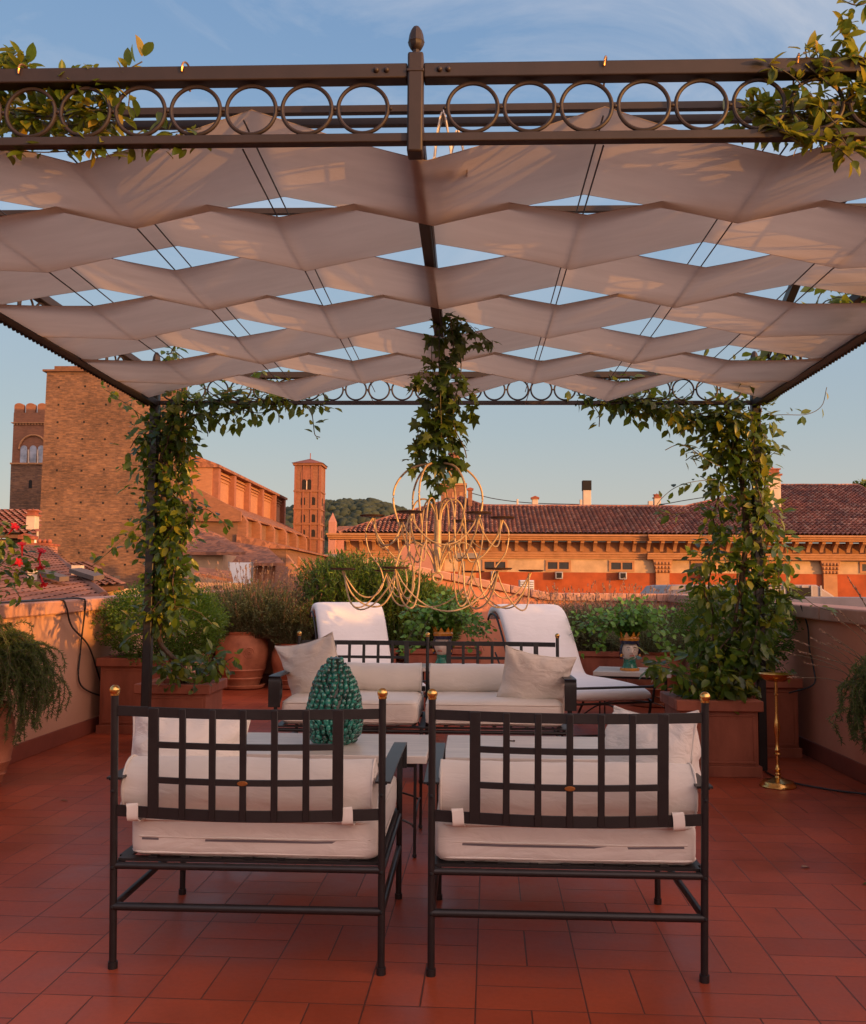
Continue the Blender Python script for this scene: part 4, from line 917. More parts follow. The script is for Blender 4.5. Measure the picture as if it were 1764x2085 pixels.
# ------------------------------------------------------------------ planters and pots
def square_planter(x0, x1, y0, y1, h, label):
    c = empty('square_planter', ((x0+x1)/2,(y0+y1)/2,0), 0, label, 'planter', 'square terracotta planters')
    w, d = (x1-x0)/2, (y1-y0)/2; q = MB(); i_ = .03; t = .035
    q.box(-w+.012,w-.012,-d+.012,d-.012,.0,.07)
    for (a0,a1,b0,b1) in ((-w+i_,w-i_,-d+i_,-d+i_+t),(-w+i_,w-i_,d-i_-t,d-i_),(-w+i_,-w+i_+t,-d+i_+t,d-i_-t),(w-i_-t,w-i_,-d+i_+t,d-i_-t)): q.box(a0,a1,b0,b1,.07,h-.07)
    # raised frame on the front and right faces
    for (xx0,xx1,z0,z1) in ((-w+.05,w-.05,.085,.10),(-w+.05,w-.05,h-.105,h-.09),(-w+.05,-w+.065,.10,h-.105),(w-.065,w-.05,.10,h-.105)):
        q.box(xx0,xx1,-d+i_-.006,-d+i_-.0005,z0,z1)
    q.build('body', TERRAD, c, local=True, bevel=.005)
    q = MB()
    for (a0,a1,b0,b1) in ((-w,w,-d,-d+.075),(-w,w,d-.075,d),(-w,-w+.075,-d+.075,d-.075),(w-.075,w,-d+.075,d-.075)): q.box(a0,a1,b0,b1,h-.0705,h)
    q.build('rim', TERRAD, c, local=True, bevel=.006)
    q = MB(); vs = []; n = 14
    for i in range(n+1):
        for j in range(n+1):
            x = -w+.07+(2*w-.14)*i/n; y = -d+.07+(2*d-.14)*j/n; vs.append((x,y,h-.055+.02*noise.noise(Vector((x*9,y*9,w)))))
    q.add(vs, [(i*(n+1)+j,(i+1)*(n+1)+j,(i+1)*(n+1)+j+1,i*(n+1)+j+1) for i in range(n) for j in range(n)]); q.build('soil', SOIL, c, local=True)
    return c
square_planter(-2.47,-1.91,7.04,7.58,.494,'left square planter in front, where the left jasmine grows')
square_planter(1.36,1.925,6.42,6.98,.494,'right square planter beside the brass stand, where the right jasmine grows')
square_planter(-3.08,-2.49,7.86,8.42,.62,'left square planter against the wall under the round box bush')
square_planter(1.83,2.44,7.18,7.78,.575,'right square planter in the corner under the right box bush')
def round_pot(loc, r, h, label, saucer=True, mt=None, emblem=None):
    c = empty('round_pot', loc, 0, label, 'pot', 'round terracotta pots')
    pr = [(r*.62,0),(r*.66,.01),(r*.70,h*.08),(r*.74,h*.12),(r*.80,h*.16),(r*.78,h*.18),(r*.90,h*.30),(r*.92,h*.31),(r*.90,h*.33),(r*.98,h*.5),(r,h*.64),(r*.97,h*.78),(r*.86,h*.90),(r*.80,h*.94),(r*.84,h*.96),(r*.86,h),(r*.78,h),(r*.72,h*.93),(.02,h*.92)]
    MB().lathe([(a, b_+(.02 if saucer else 0)) for a, b_ in pr], 40).build('body', mt or TERRA, c, local=True)
    if saucer: MB().lathe([(r*.74,0),(r*.86,.012),(r*.90,.045),(r*.86,.05),(r*.80,.02),(.02,.018)], 36).build('saucer', mt or TERRA, c, local=True)
    MB().lathe([(.01,h*.93),(r*.74,h*.935),(r*.74,h*.95),(.01,h*.97)], 24).build('soil', SOIL, c, local=True)
    if emblem is not None:
        a = emblem; ex, ey = r*math.cos(a)*.995, r*math.sin(a)*.995; q = MB(); tx = Vector((-math.sin(a), math.cos(a), 0)); nx_ = Vector((math.cos(a), math.sin(a), 0))
        def RG(rad, rt, cx=0, cz=0):
            pts = [Vector((ex,ey,h*.66))+tx*(cx+rad*math.cos(b_))+Vector((0,0,cz+rad*math.sin(b_)))-nx_*((cx+rad*math.cos(b_))**2/(2*r)) for b_ in [2*math.pi*k/20 for k in range(20)]]
            q.tube(pts, rt, 6, closed=True)
        RG(.06,.006); RG(.045,.003); RG(.014,.006)
        for k in range(6): RG(.011,.004,.030*math.cos(k*math.pi/3),.030*math.sin(k*math.pi/3))
        q.build('emblem', mt or TERRA, c, local=True)
    return c
round_pot((-2.74,11.55,0), .315, .66, 'big round terracotta pot with a moulded rosette under the tall lavender', emblem=R(-62))
round_pot((-2.12,11.6,0), .27, .52, 'shadowed round pot just right of the big rosette pot')
round_pot((-2.965,5.78,0), .20, .50, 'round pot at the left picture edge under trailing rosemary', False)
round_pot((2.385,5.35,0), .185, .42, 'round pot at the right picture edge under trailing rosemary', False)
round_pot((1.95,10.3,0), .30, .55, 'dark round pot behind the right side table')
def trough(x0, x1, y0, y1, h, label):
    c = empty('long_trough', ((x0+x1)/2,(y0+y1)/2,0), 0, label, 'planter', 'long terracotta troughs at the back'); w, d = (x1-x0)/2, (y1-y0)/2
    MB().box(-w+.02,w-.02,-d+.02,d-.02,0,h-.06).build('body', TERRAD, c, local=True, bevel=.006)
    q = MB()
    for (a0,a1,b0,b1) in ((-w,w,-d,-d+.05),(-w,w,d-.05,d),(-w,-w+.05,-d+.05,d-.05),(w-.05,w,-d+.05,d-.05)): q.box(a0,a1,b0,b1,h-.0605,h)
    q.build('rim', TERRAD, c, local=True, bevel=.005)
    MB().box(-w+.05,w-.05,-d+.05,d-.05,h-.0595,h-.02).build('soil', SOIL, c, local=True)
trough(-1.78,-.85,11.35,11.85,.5,'left long trough under the big rosemary')
trough(-.78,.15,11.35,11.85,.5,'middle long trough under the right end of the rosemary')
trough(.95,2.30,11.2,11.7,.5,'long trough under the lavender at the back right')
# hoses
def hose(pts, name, label, r=.008, cat='hose', g=None): 
    o = MB().tube(catmull(pts, 8), r, 8).build(name, RUBBER); return tag(o, label, cat, g)
CZ = lambda y: .96+(1.165-.96)*(y-PY0)/(YB-.002-PY0)+.008
hose([(XL-.03,5.6,CZ(5.6)),(XL-.02,6.3,CZ(6.3)),(XL-.01,6.9,CZ(6.9)),(XL+.045,7.15,CZ(7.15)),(XL+.058,7.22,CZ(7.2)-.06),(XL+.05,7.35,.90),(XL+.03,7.75,.72),(XL+.02,8.05,.42),(XL+.03,8.25,.26)], 'garden_hose','thin black hose running along the left coping and slanting down the wall', .007, g='black hoses on the left wall')
hose([(XL-.06,6.6,CZ(6.6)),(XL-.03,7.2,CZ(7.2)),(XL+.048,7.5,CZ(7.5)),(XL+.056,7.58,CZ(7.5)-.06),(XL+.015,7.62,.7),(XL+.02,7.64,.42),(XL+.06,8.16,.25),(XL+.14,8.0,.20),(XL+.24,7.84,.24)], 'garden_hose','black hose dropping straight from the left coping and looping at the bottom', .007, g='black hoses on the left wall')
hose([(XR-.09,5.6,.3),(XR-.1,5.75,.06),(XR-.2,5.95,.012),(2.1,6.15,.01),(2.0,6.35,.01),(1.98,6.6,.01)], 'floor_cable','black cable lying on the floor from the right wall to the brass stand', .006, 'cable')
hose([(XR-.05,7.25,1.11),(XR-.02,7.2,.95),(XR-.03,7.15,.8),(XR-.02,7.1,.66),(XR-.06,7.0,.55),(XR-.2,7.1,.48)], 'wall_cable','black cable hanging down the right wall behind the vine', .006, 'cable')
# litter on the floor
for (u, v, mt_, nm, lb, ct) in ((122,1632,DRY,'fallen_leaf','curled dry leaf on the floor left of the armchairs','leaf'),(1632,1768,LAVF,'fallen_petal','small pink petal on the floor right of the armchairs','petal'),(1758,1803,JAS,'fallen_leaf','dark fresh leaf on the floor at the right picture edge','leaf'),(1305,1568,DRY,'fallen_leaf','dry crumpled leaf on the floor near the brass stand','leaf')):
    r_ = CAMM @ np.array([(u-CU)/FOC, -(v-CV)/FOC, -1.0]); t = -EYE/r_[2]; s_ = SC()
    d_ = np.array([[1,.3,.0]]); s_.add(LEAF_V, LEAF_F, basis(d_, np.array([[0,0,1.]])), np.array([[r_[0]*t, r_[1]*t, .006]]), np.array([.045]))
    o = s_.build(nm, mt_); tag(o, lb, ct)
# ------------------------------------------------------------------ plants
def wander(pts, amp=.04, n=10, seed=0):
    c = catmull(pts, n); out = []
    for i, p in enumerate(c):
        out.append(p+noise.noise_vector(Vector((p.x*3+seed, p.y*3, p.z*3)))*amp*2)
    return out
def sample(paths, m):
    """m points with tangents along polylines, weighted by length"""
    seg = []; wts = []
    for pa in paths:
        for a, b in zip(pa[:-1], pa[1:]): seg.append((a, b)); wts.append((b-a).length)
    w_ = np.array(wts)/sum(wts); idx = rng.choice(len(seg), m, p=w_); t = rng.random(m)
    A = np.array([seg[i][0] for i in idx]); B = np.array([seg[i][1] for i in idx])
    return A+(B-A)*t[:, None], (B-A)/np.linalg.norm(B-A, axis=1, keepdims=True)
def vine(root, paths, m, size, spread, stem_r=.003, leaf=JAS, tmpl=(LEAF_V, LEAF_F), droop=.35, thick=(), stem_m=STEMG, szv=.45, cull=None):
    q = MB()
    for i, pa in enumerate(paths): q.tube(pa, stem_r*(.7+.6*random.random()), 5)
    for pa, r_ in thick: q.tube(pa, r_, 7)
    q.build('stem', stem_m, root)
    Pp, T = sample(paths, m); off = unit(m); rad = spread*rng.random(m)**.6
    pos = Pp+off*rad[:, None]
    d = off*1.0+T*.4*rng.choice([-1,1], m)[:, None]+unit(m)*.6; d[:, 2] -= droop
    nn = unit(m)*.6+np.array([0,0,.9])+np.array([.2,-.5,0]); s = size*(1-szv+2*szv*rng.random(m))
    if cull is not None:
        k = cull(pos); pos, d, nn, s = pos[k], d[k], nn[k], s[k]
    sc_ = SC(); sc_.add(tmpl[0], tmpl[1], basis(d, nn), pos, s); sc_.build('foliage', leaf, root)
def shoots(base, m, ln, up=.5, seed=0, dirs=None, n=5, curl=.5):
    """thin free shoots leaving points of base"""
    out = []; allp = [p for pa in base for p in pa]
    for i in range(m):
        p = random.choice(allp); d = Vector(unit(1)[0]) if dirs is None else Vector(dirs)+Vector(unit(1)[0])*.6
        d.z = d.z*.5+up*random.uniform(-.3,1); d.normalize(); l = ln*random.uniform(.4,1); pts = [p]
        for k in range(n):
            d = (d+Vector(unit(1)[0])*.25+Vector((0,0,-curl*k/n*.5))).normalized(); pts.append(pts[-1]+d*l/n)
        out.append(pts)
    return out
# left jasmine round the far left post
lv = empty('jasmine_vine', (PXL+.05,FY+.1,.45), 0, 'jasmine climbing the far left post and along the far beam, dense at the top', 'vine', 'jasmine climbing the far posts')
lp = PXL+.09; ly = FY+.02
trunkL = [wander([(-2.15,7.25,.45),(-2.13,7.05,.62),(-2.2,6.85,.80),(lp-.02,ly,1.05),(lp+.02,ly+.03,1.5),(lp-.02,ly,2.0),(lp+.05,ly,2.45)], .02, 10, s) for s in (1,5)] 
pL = [wander([(lp+dx*.5-.02,ly,.98),(lp+dx*.8,ly+dy,1.08),(lp+dx*1.1,ly+dy,1.45),(lp-.02+dx*1.4,ly+dy,1.9),(lp-.02+dx*1.7,ly+dy,2.3),(lp+dx*1.9,ly+dy,2.52)], .06, 8, s) for s,(dx,dy) in enumerate([(0,0),(.07,.04),(-.08,.03),(.04,-.06),(-.03,.08),(.1,-.02)])]
top = [wander([(lp-.12+dx,ly+dy,2.15),(lp+.06+dx,ly,2.42),(lp+.5+dx,ly+dy,2.5),(lp+.9,ly+dy,2.56)], .06, 8, 30+s) for s,(dx,dy) in enumerate([(0,0),(.1,.06),(-.1,-.06),(.16,0),(.05,.1),(-.05,.0)])]
along = [wander([(lp+.3,ly,2.53),(lp+.8,ly+.02,2.56),(lp+1.15,ly,2.5)], .03, 8, 50+s) for s in range(2)]
hang = [wander([(-1.16,FY,2.52),(-1.12,FY,2.44),(-1.10,FY,2.30),(-1.06,FY-.02,2.27)], .015, 5, 60), wander([(-1.42,FY,2.54),(-1.36,FY-.02,2.45),(-1.36,FY,2.38)], .015, 5, 61),
        wander([(-1.75,FY,2.52),(-1.70,FY,2.40),(-1.62,FY,2.35)], .02, 5, 62)]
upper = [wander([(lp+.1,ly-.25,2.66),(lp+.35,ly-1.1,2.72),(lp+.6,ly-1.9,2.72)], .05, 8, 70)]
sh = shoots(pL+top, 34, .34, .3)
longs = [wander([(lp-.02,ly,1.75),(-2.35,6.6,1.62),(-2.52,6.5,1.42),(-2.6,6.5,1.36)], .02, 6, 80), wander([(lp,ly,2.0),(-2.38,6.6,2.08),(-2.48,6.55,2.02)], .02, 6, 81), wander([(lp+.1,ly,1.62),(-1.86,6.6,1.74),(-1.72,6.55,1.66),(-1.66,6.55,1.58)], .02, 6, 82)]
vine(lv, pL, 1500, .070, .140, leaf=JAS, thick=[(trunkL[0], .016), (trunkL[1], .012)], stem_m=STEM, stem_r=.005)
vine(lv, top[:4], 430, .066, .10, stem_r=.004)
vine(lv, along+hang, 150, .062, .05)
vine(lv, upper, 60, .06, .07)
vine(lv, sh+longs, 420, .066, .035)
lowL = [wander([(-2.15+dx,7.2+dy,.5),(-2.1+dx*1.8,7.15+dy*1.4,.64),(-2.10+dx*2.4,7.1+dy*1.6,.70)], .04, 6, 90+s) for s,(dx,dy) in enumerate([(.1,-.1),(.14,.05),(-.05,-.12),(.05,.1),(-.1,.02),(.0,-.14)])]
vine(lv, lowL, 260, .07, .09)
# right jasmine
rv = empty('jasmine_vine', (PXR+.05,FY+.1,.45), 0, 'jasmine climbing the far right post with long curling shoots to its left', 'vine', 'jasmine climbing the far posts')
rp = PXR-.10; ry = FY+.0
trunkR = [wander([(1.66,6.72,.45),(1.74,6.7,.75),(rp-.03,ry,1.1),(rp+.02,ry,1.6),(rp-.03,ry,2.1),(rp-.1,ry,2.5)], .025, 10, s) for s in (3,9)]
pR = [wander([(1.70+dx,6.72+dy,.52),(1.76+dx*1.6,6.7+dy,.80),(rp-.05+dx*2,ry+dy,1.05),(rp-.02+dx*2.4,ry+dy,1.35),(rp-.02+dx*1.8,ry+dy,1.7),(rp-.05+dx*1.5,ry+dy,2.1),(rp-.06+dx*1.6,ry+dy,2.5)], .06, 8, 110+s) for s,(dx,dy) in enumerate([(0,0),(.08,.04),(-.09,.03),(.05,-.08),(-.05,.08),(.11,-.03)])]
topR = [wander([(rp-.0+dx,ry+dy,2.05),(rp-.15+dx,ry,2.36),(rp-.42+dx,ry+dy,2.5),(rp-.95,ry+dy,2.56)], .06, 8, 130+s) for s,(dx,dy) in enumerate([(0,0),(.1,.06),(-.1,-.06),(-.16,0),(.05,.1),(.1,.0)])]
alongR = [wander([(rp-.5,ry,2.54),(rp-.9,ry+.02,2.57),(rp-1.15,ry,2.6)], .03, 8, 150+s) for s in range(3)]
upR = [wander([(rp-.1,ry-.2,2.66),(rp-.05,ry-1.0,2.70),(rp-.1,ry-2.1,2.72),(rp-.2,ry-2.6,2.72)], .06, 8, 170+s) for s in range(2)]+[wander([(rp-.9,ry-.1,2.68),(rp-.6,ry-.35,2.7),(rp-.2,ry-.3,2.7)], .06, 8, 175)]
tend = [wander([(rp-.1,ry,1.98),(1.52,6.5,1.95),(1.36,6.5,1.90),(1.25,6.5,1.78),(1.33,6.5,1.72),(1.45,6.5,1.74)], .01, 8, 160), wander([(rp-.1,ry,2.05),(1.62,6.5,2.08),(1.45,6.5,2.18),(1.33,6.5,2.15)], .015, 8, 161),
        wander([(.87,FY-.02,2.5),(.90,FY-.02,2.44),(.90,FY,2.36)], .01, 5, 162), wander([(rp+.1,ry,2.4),(2.1,6.6,2.42),(2.3,6.6,2.44),(2.42,6.6,2.5),(2.45,6.6,2.62)], .015, 8, 163),
        wander([(rp+.1,ry,1.2),(2.15,6.5,1.24),(2.3,6.45,1.12),(2.38,6.4,1.1)], .02, 8, 164), wander([(rp+.1,ry,.75),(2.05,6.5,.72),(2.12,6.45,.62)], .02, 6, 165)]
shR = shoots(pR+topR, 40, .30, .3)
vine(rv, pR, 2300, .072, .145, thick=[(trunkR[0], .017), (trunkR[1], .012)], stem_m=STEM, stem_r=.005)
vine(rv, topR[:5], 560, .068, .105, stem_r=.004)
vine(rv, alongR+upR, 330, .066, .075)
vine(rv, tend, 110, .064, .03)
vine(rv, shR, 420, .068, .035)
lowR = [wander([(1.65+dx,6.7+dy,.5),(1.65+dx*2,6.65+dy*1.5,.66),(1.62+dx*3.2,6.62+dy*1.8,.74)], .04, 6, 190+s) for s,(dx,dy) in enumerate([(-.12,-.1),(-.14,.05),(.05,-.12),(.05,.1),(.1,.02),(.0,-.14),(-.1,-.02)])]
vine(rv, lowR, 380, .072, .12)
# near beam clusters
def near_cluster(label, paths, m, extra, em, size=.044):
    r_ = empty('jasmine_vine', tuple(paths[0][0]), 0, label, 'vine', 'jasmine shoots on the near beam')
    vine(r_, paths, int(m*1.7), size*1.05, .055, .0022, JASN, (LEAFN_V, LEAFN_F), stem_m=STEMG, droop=.1); vine(r_, extra, int(em*1.6), size*.98, .014, .0018, JASN, (LEAFN_V, LEAFN_F), stem_m=STEMG, droop=.0); vine(r_, [p for p in extra if p[-1].z > 2.74], int(em*.8), size*1.0, .02, .0016, JASN, (LEAFN_V, LEAFN_F), stem_m=STEMG, droop=-.1)
def NP(u, v, Y=2.72): return tuple(P(u, v, Y))
near_cluster('yellowing jasmine shoots over the near beam at the top left',
  [wander([NP(-60,235,2.8),NP(20,230,2.78),NP(100,235,2.78),NP(170,225,2.76),NP(235,250,2.74)], .012, 6, s) for s in (200,201,202)]+[wander([NP(-80,200,2.85),NP(20,240,2.85),NP(90,262,2.8),NP(160,262,2.76)], .02, 6, 203)], 250,
  [catmull([NP(-20,160),NP(20,120),NP(48,105)],5), catmull([NP(0,140),NP(50,138),NP(62,128)],5), catmull([NP(120,180),NP(150,150),NP(178,135)],5), catmull([NP(150,200),NP(175,150),NP(190,140)],5), catmull([NP(215,185),NP(248,150),NP(290,125)],5), catmull([NP(225,190),NP(262,170),NP(262,215)],5),
   catmull([NP(120,270),NP(230,285),NP(330,300),NP(420,290)],6), catmull([NP(200,255),NP(260,285),NP(350,270),NP(410,262)],6), catmull([NP(180,225),NP(240,225),NP(250,255)],5), catmull([NP(-30,300),NP(90,310),NP(200,300)],5), catmull([NP(200,290),NP(225,320)],4)], 120)
near_cluster('green jasmine shoots over the near beam at the top right',
  [wander([NP(1830,250,2.8),NP(1740,235,2.8),NP(1660,235,2.8),NP(1580,235,2.82),NP(1500,225,2.84)], .012, 6, s) for s in (210,211,212)]+[wander([NP(1840,200,2.75),NP(1740,215,2.75),NP(1680,190,2.72)], .02, 6, 213)], 260,
  [catmull([NP(1790,130,2.68),NP(1745,110,2.68),NP(1720,70,2.68),NP(1735,35,2.68)],5), catmull([NP(1800,200,2.68),NP(1690,150,2.68),NP(1660,100,2.68)],5), catmull([NP(1780,170),NP(1700,120),NP(1650,125),NP(1640,95)],5), catmull([NP(1700,180,2.67),NP(1640,130,2.67)],5), catmull([NP(1700,250,2.67),NP(1620,160,2.67),NP(1565,130,2.67)],6),
   catmull([NP(1560,240,2.67),NP(1600,270,2.67),NP(1640,300,2.67)],5), catmull([NP(1700,250,2.67),NP(1730,300,2.67),NP(1764,290,2.67)],5), catmull([NP(1610,260,2.67),NP(1690,290,2.67),NP(1740,330,2.67)],5), catmull([NP(1790,-10,2.67),NP(1750,10,2.67),NP(1715,0,2.67)],5)], 150)
# the foliage seen beyond the right side of the canopy
sv = empty('jasmine_vine', (PXR+.02,3.6,2.7), 0, 'jasmine shoots along the right side beam above the canopy', 'vine')
vine(sv, [wander([(PXR+.02,3.3,2.66),(PXR+.06,3.9,2.72),(PXR+.02,4.5,2.7)], .05, 8, 220), wander([(PXR,4.4,2.7),(PXR+.05,5.2,2.72),(PXR,6.0,2.7)], .05, 8, 221)], 170, .055, .08)
# ivy round the chandelier wire
iv = empty('ivy', (-.13,4.62,2.5), 0, 'dark ivy hanging from the centre beam down to the chandelier', 'ivy')
ivp = [wander([(-.13+dx,4.62+dy,2.54),(-.14+dx,4.62+dy,2.35),(-.16+dx*1.1,4.6+dy,2.1),(-.15+dx*1.2,4.6+dy,1.9),(-.14+dx*1.1,4.6+dy,z1)], .045, 8, 230+s) for s,(dx,dy,z1) in enumerate([(0,0,1.75),(.04,.03,1.70),(-.05,.02,1.78),(.02,-.05,1.66),(-.02,.05,1.68),(.07,0,1.82)])]
vine(iv, ivp, 250, .058, .045, .0022, IVYM, (IVY_V, IVY_F), .9)
vine(iv, [wander([(-.13+dx*.7,4.62,2.2),(-.15+dx*1.4,4.6,2.0),(-.15+dx*1.6,4.6,1.86)], .04, 8, 240+s) for s,dx in enumerate((-.06,-.03,.0,.03,.07))], 120, .060, .045, .002, IVYM, (IVY_V, IVY_F), .9)
vine(iv, [wander([(-.13,4.62,2.47),(-.03,4.6,2.50),(.03,4.6,2.46),(.10,4.58,2.41)], .01, 6, 250), wander([(-.13,4.62,2.45),(-.02,4.62,2.47),(.03,4.62,2.40)], .01, 6, 251), wander([(-.05,4.6,2.2),(.02,4.6,2.14),(.0,4.6,2.05)], .01, 6, 252), wander([(-.2,4.6,2.28),(-.27,4.6,2.2),(-.26,4.6,2.12)], .01, 6, 253), wander([(-.15,4.6,1.72),(-.17,4.6,1.66),(-.2,4.6,1.62)], .01, 6, 254)], 75, .058, .025, .0018, IVYM, (IVY_V, IVY_F), .8)
# box bushes
def bush(name, label, c, r, m, size, leaf, tmpl=(SMALL_V, SMALL_F), cat='bush', group=None, lump=.25, stems=16, z0=None, wid=1.0, seed=0, shell=.5, up=.4):
    rt = empty(name, (c[0],c[1],z0 if z0 is not None else c[2]-r[2]), 0, label, cat, group)
    q = MB()
    for k in range(stems):
        d = unit(1)[0]; d[2] = abs(d[2])*.8+.1
        e = (c[0]+d[0]*r[0]*.75, c[1]+d[1]*r[1]*.75, c[2]+d[2]*r[2]*.7-.05)
        b0 = (c[0]+random.uniform(-.06,.06), c[1]+random.uniform(-.06,.06), (z0 if z0 is not None else c[2]-r[2]))
        q.tube(wander([b0, ((b0[0]+e[0])/2,(b0[1]+e[1])/2,(b0[2]+e[2])/2+.03), e], .02, 5, k), .0045, 5)
    q.build('stem', STEM, rt)
    d = unit(m); rad = (shell+(1-shell)*rng.random(m)**.45)
    lf = np.array([1+lump*noise.noise(Vector((x*2.6+seed, y*2.6, z*2.6)))+lump*.55*noise.noise(Vector((x*7+seed, y*7, z*7))) for x, y, z in d])
    pos = np.array(c)+d*(rad*lf)[:, None]*np.array(r)
    dd = d+unit(m)*.8; dd[:, 2] += up
    s = np.stack([np.full(m, wid)*size, size*(.7+.6*rng.random(m)), np.full(m, size)], 1)
    sc_ = SC(); sc_.add(tmpl[0], tmpl[1], basis(dd, unit(m)), pos, s); 
    # twiggy tips standing out of the outline
    t = int(m*.05); d2 = unit(t); d2[:, 2] = np.abs(d2[:, 2])*1.0+.05; d2 /= np.linalg.norm(d2, axis=1, keepdims=True)
    for k in range(5):
        pos2 = np.array(c)+d2*(.96+.035*k)*np.array(r)*(1+.12*rng.random((t,1)))+unit(t)*.006
        sc_.add(tmpl[0], tmpl[1], basis(d2+unit(t)*.9, unit(t)), pos2, np.full(t, size*.9))
    sc_.build('foliage', leaf, rt); return rt
bush('box_bush', 'round bright green box bush at the left behind the jasmine stems', (-2.62,8.1,.86), (.50,.42,.34), 15000, .024, BOX, z0=.57, wid=1.1, group='clipped box bushes')
bush('box_bush', 'second green box bush right of the left jasmine stem', (-2.47,8.35,.86), (.30,.36,.33), 7500, .024, BOX, z0=.5, wid=1.1, group='clipped box bushes', seed=9)
bush('box_bush', 'green box bush behind the right jasmine in the corner', (2.03,7.5,.86), (.42,.38,.35), 13000, .024, BOX, z0=.53, wid=1.1, group='clipped box bushes', seed=4)
# upright rosemary / grassy bushes made of sprigs with needles
def sprig_field(name, label, cat, boxc, m, ln, mt, needles=16, nl=.03, spread=.25, z0=.45, group=None, lean=(0,0), topf=None, flower=None, fm=0, stemr=.002, nw=.25, seedk=0, srnd=(.55,1)):
    rt = empty(name, ((boxc[0]+boxc[1])/2,(boxc[2]+boxc[3])/2,z0), 0, label, cat, group)
    base = np.stack([boxc[0]+(boxc[1]-boxc[0])*rng.random(m), boxc[2]+(boxc[3]-boxc[2])*rng.random(m), np.full(m, z0)], 1)
    cx_, cy_ = (boxc[0]+boxc[1])/2, (boxc[2]+boxc[3])/2
    out_ = np.stack([(base[:,0]-cx_)/((boxc[1]-boxc[0])/2), (base[:,1]-cy_)/((boxc[3]-boxc[2])/2)], 1)
    L_ = ln*(srnd[0]+(srnd[1]-srnd[0])*rng.random(m))
    if topf is not None: L_ = L_*np.array([topf(x) for x in base[:,0]])
    d0 = np.stack([out_[:,0]*spread+lean[0], out_[:,1]*spread+lean[1], np.ones(m)], 1)+rng.normal(size=(m,3))*.16*np.array([1,1,.3]); d0 /= np.linalg.norm(d0, axis=1, keepdims=True)
    side = unit(m); side[:,2] = 0
    K = 6; pts = [base]
    for k in range(K):
        dk = d0+side*.22*(k/K)+np.array([0,0,-.10*(k/K)]); dk /= np.linalg.norm(dk, axis=1, keepdims=True); pts.append(pts[-1]+dk*(L_/K)[:, None])
    pts = np.stack(pts, 1)      # m, K+1, 3
    # stems as flat crossed ribbons
    s_ = SC(); V = []; w_ = stemr
    for ax in (np.array([w_,0,0]), np.array([0,w_,0])):
        a = pts-ax; b = pts+ax; V.append(np.stack([a, b], 2).reshape(m, -1, 3))
    Vs = np.concatenate(V, 1); nv = Vs.shape[1]; F = []
    for h_ in range(2):
        o = h_*(K+1)*2
        for k in range(K): F.append((o+2*k, o+2*k+1, o+2*k+3, o+2*k+2))
    s_.V.append(Vs.reshape(-1,3)); s_.F.append((np.array(F)[None]+(np.arange(m)*nv)[:,None,None]).reshape(-1,4)); s_.n = m*nv
    s_.build('stem', STEMG, rt, False)
    s_ = SC()
    for j in range(needles):
        t = .12+.88*(j+rng.random(m))/needles; k = np.minimum((t*K).astype(int), K-1); fr = t*K-k; ii = np.arange(m)
        pos = pts[ii,k]+(pts[ii,k+1]-pts[ii,k])*fr[:,None]; tg = pts[ii,k+1]-pts[ii,k]; tg /= np.linalg.norm(tg, axis=1, keepdims=True)
        dd = tg*.75+unit(m)*.75; s_.add(NEED_V, NEED_F, basis(dd, unit(m)), pos, np.stack([np.full(m, nl*nw*8), nl*(.7+.6*rng.random(m)), np.full(m, nl)], 1))
    s_.build('foliage', mt, rt, False)
    if fm:
        s_ = SC(); idx = rng.choice(m, fm, replace=fm > m); tip = pts[idx,-1]; tg = pts[idx,-1]-pts[idx,-2]; tg /= np.linalg.norm(tg, axis=1, keepdims=True)
        ext = ln*.38*(.5+.5*rng.random(fm)); e = tip+tg*ext[:,None]+unit(fm)*.02
        # stalks
        a = tip; V = np.stack([a-[.0016,0,0], a+[.0016,0,0], e+[.0012,0,0], e-[.0012,0,0]], 1).reshape(-1,3)
        s_.V.append(V); s_.F.append(np.arange(fm*4).reshape(-1,4)); s_.n = fm*4
        for j in range(5):
            s_.add(NEED_V, NEED_F, basis(tg+unit(fm)*.5, unit(fm)), e+tg*(.009*j)[None] if False else e+tg*.009*j, np.stack([np.full(fm,.12), np.full(fm,.020), np.full(fm,.02)],1))
        s_.build('flower_heads', flower, rt, False)
    return rt
def ztop(u, v, Y=11.6): return P(u, v, Y)
sprig_field('rosemary_bush', 'large upright dark green rosemary behind the left lounger and the chandelier', 'bush', (-1.70,-.25,11.4,11.8), 2000, 1.15, ROSEB, 46, .052, .22, .42, topf=lambda x: .82+.30*math.exp(-((x+1.35)/.5)**2)-.25*max(0,(x+.75)), srnd=(.6,1), nw=.3)
sprig_field('lavender_bush', 'tall seedy lavender in the rosette pot, its stalks glowing brown', 'bush', (-2.95,-2.25,11.35,11.75), 1500, .72, LAVL, 36, .036, .75, .60, flower=LAVF, fm=520, srnd=(.4,1), nw=.32)
sprig_field('lavender_bush', 'smaller lavender right of the rosette pot, touching the rosemary', 'bush', (-2.30,-1.95,11.4,11.8), 500, .62, LAVL, 30, .032, .5, .50, flower=LAVF, fm=200, srnd=(.45,1), nw=.3)
sprig_field('lavender_bush', 'grey green lavender with dry stalks along the back right wall', 'bush', (1.0,2.25,11.25,11.65), 1300, .66, LAVL, 34, .034, .40, .42, flower=LAVF, fm=420, srnd=(.5,1), nw=.3)
sprig_field('lavender_bush', 'grey lavender spilling over the dark pot behind the right side table', 'bush', (1.75,2.15,10.15,10.45), 500, .52, LAVL, 20, .030, 1.0, .48, flower=LAVF, fm=90, srnd=(.5,1), nw=.22)
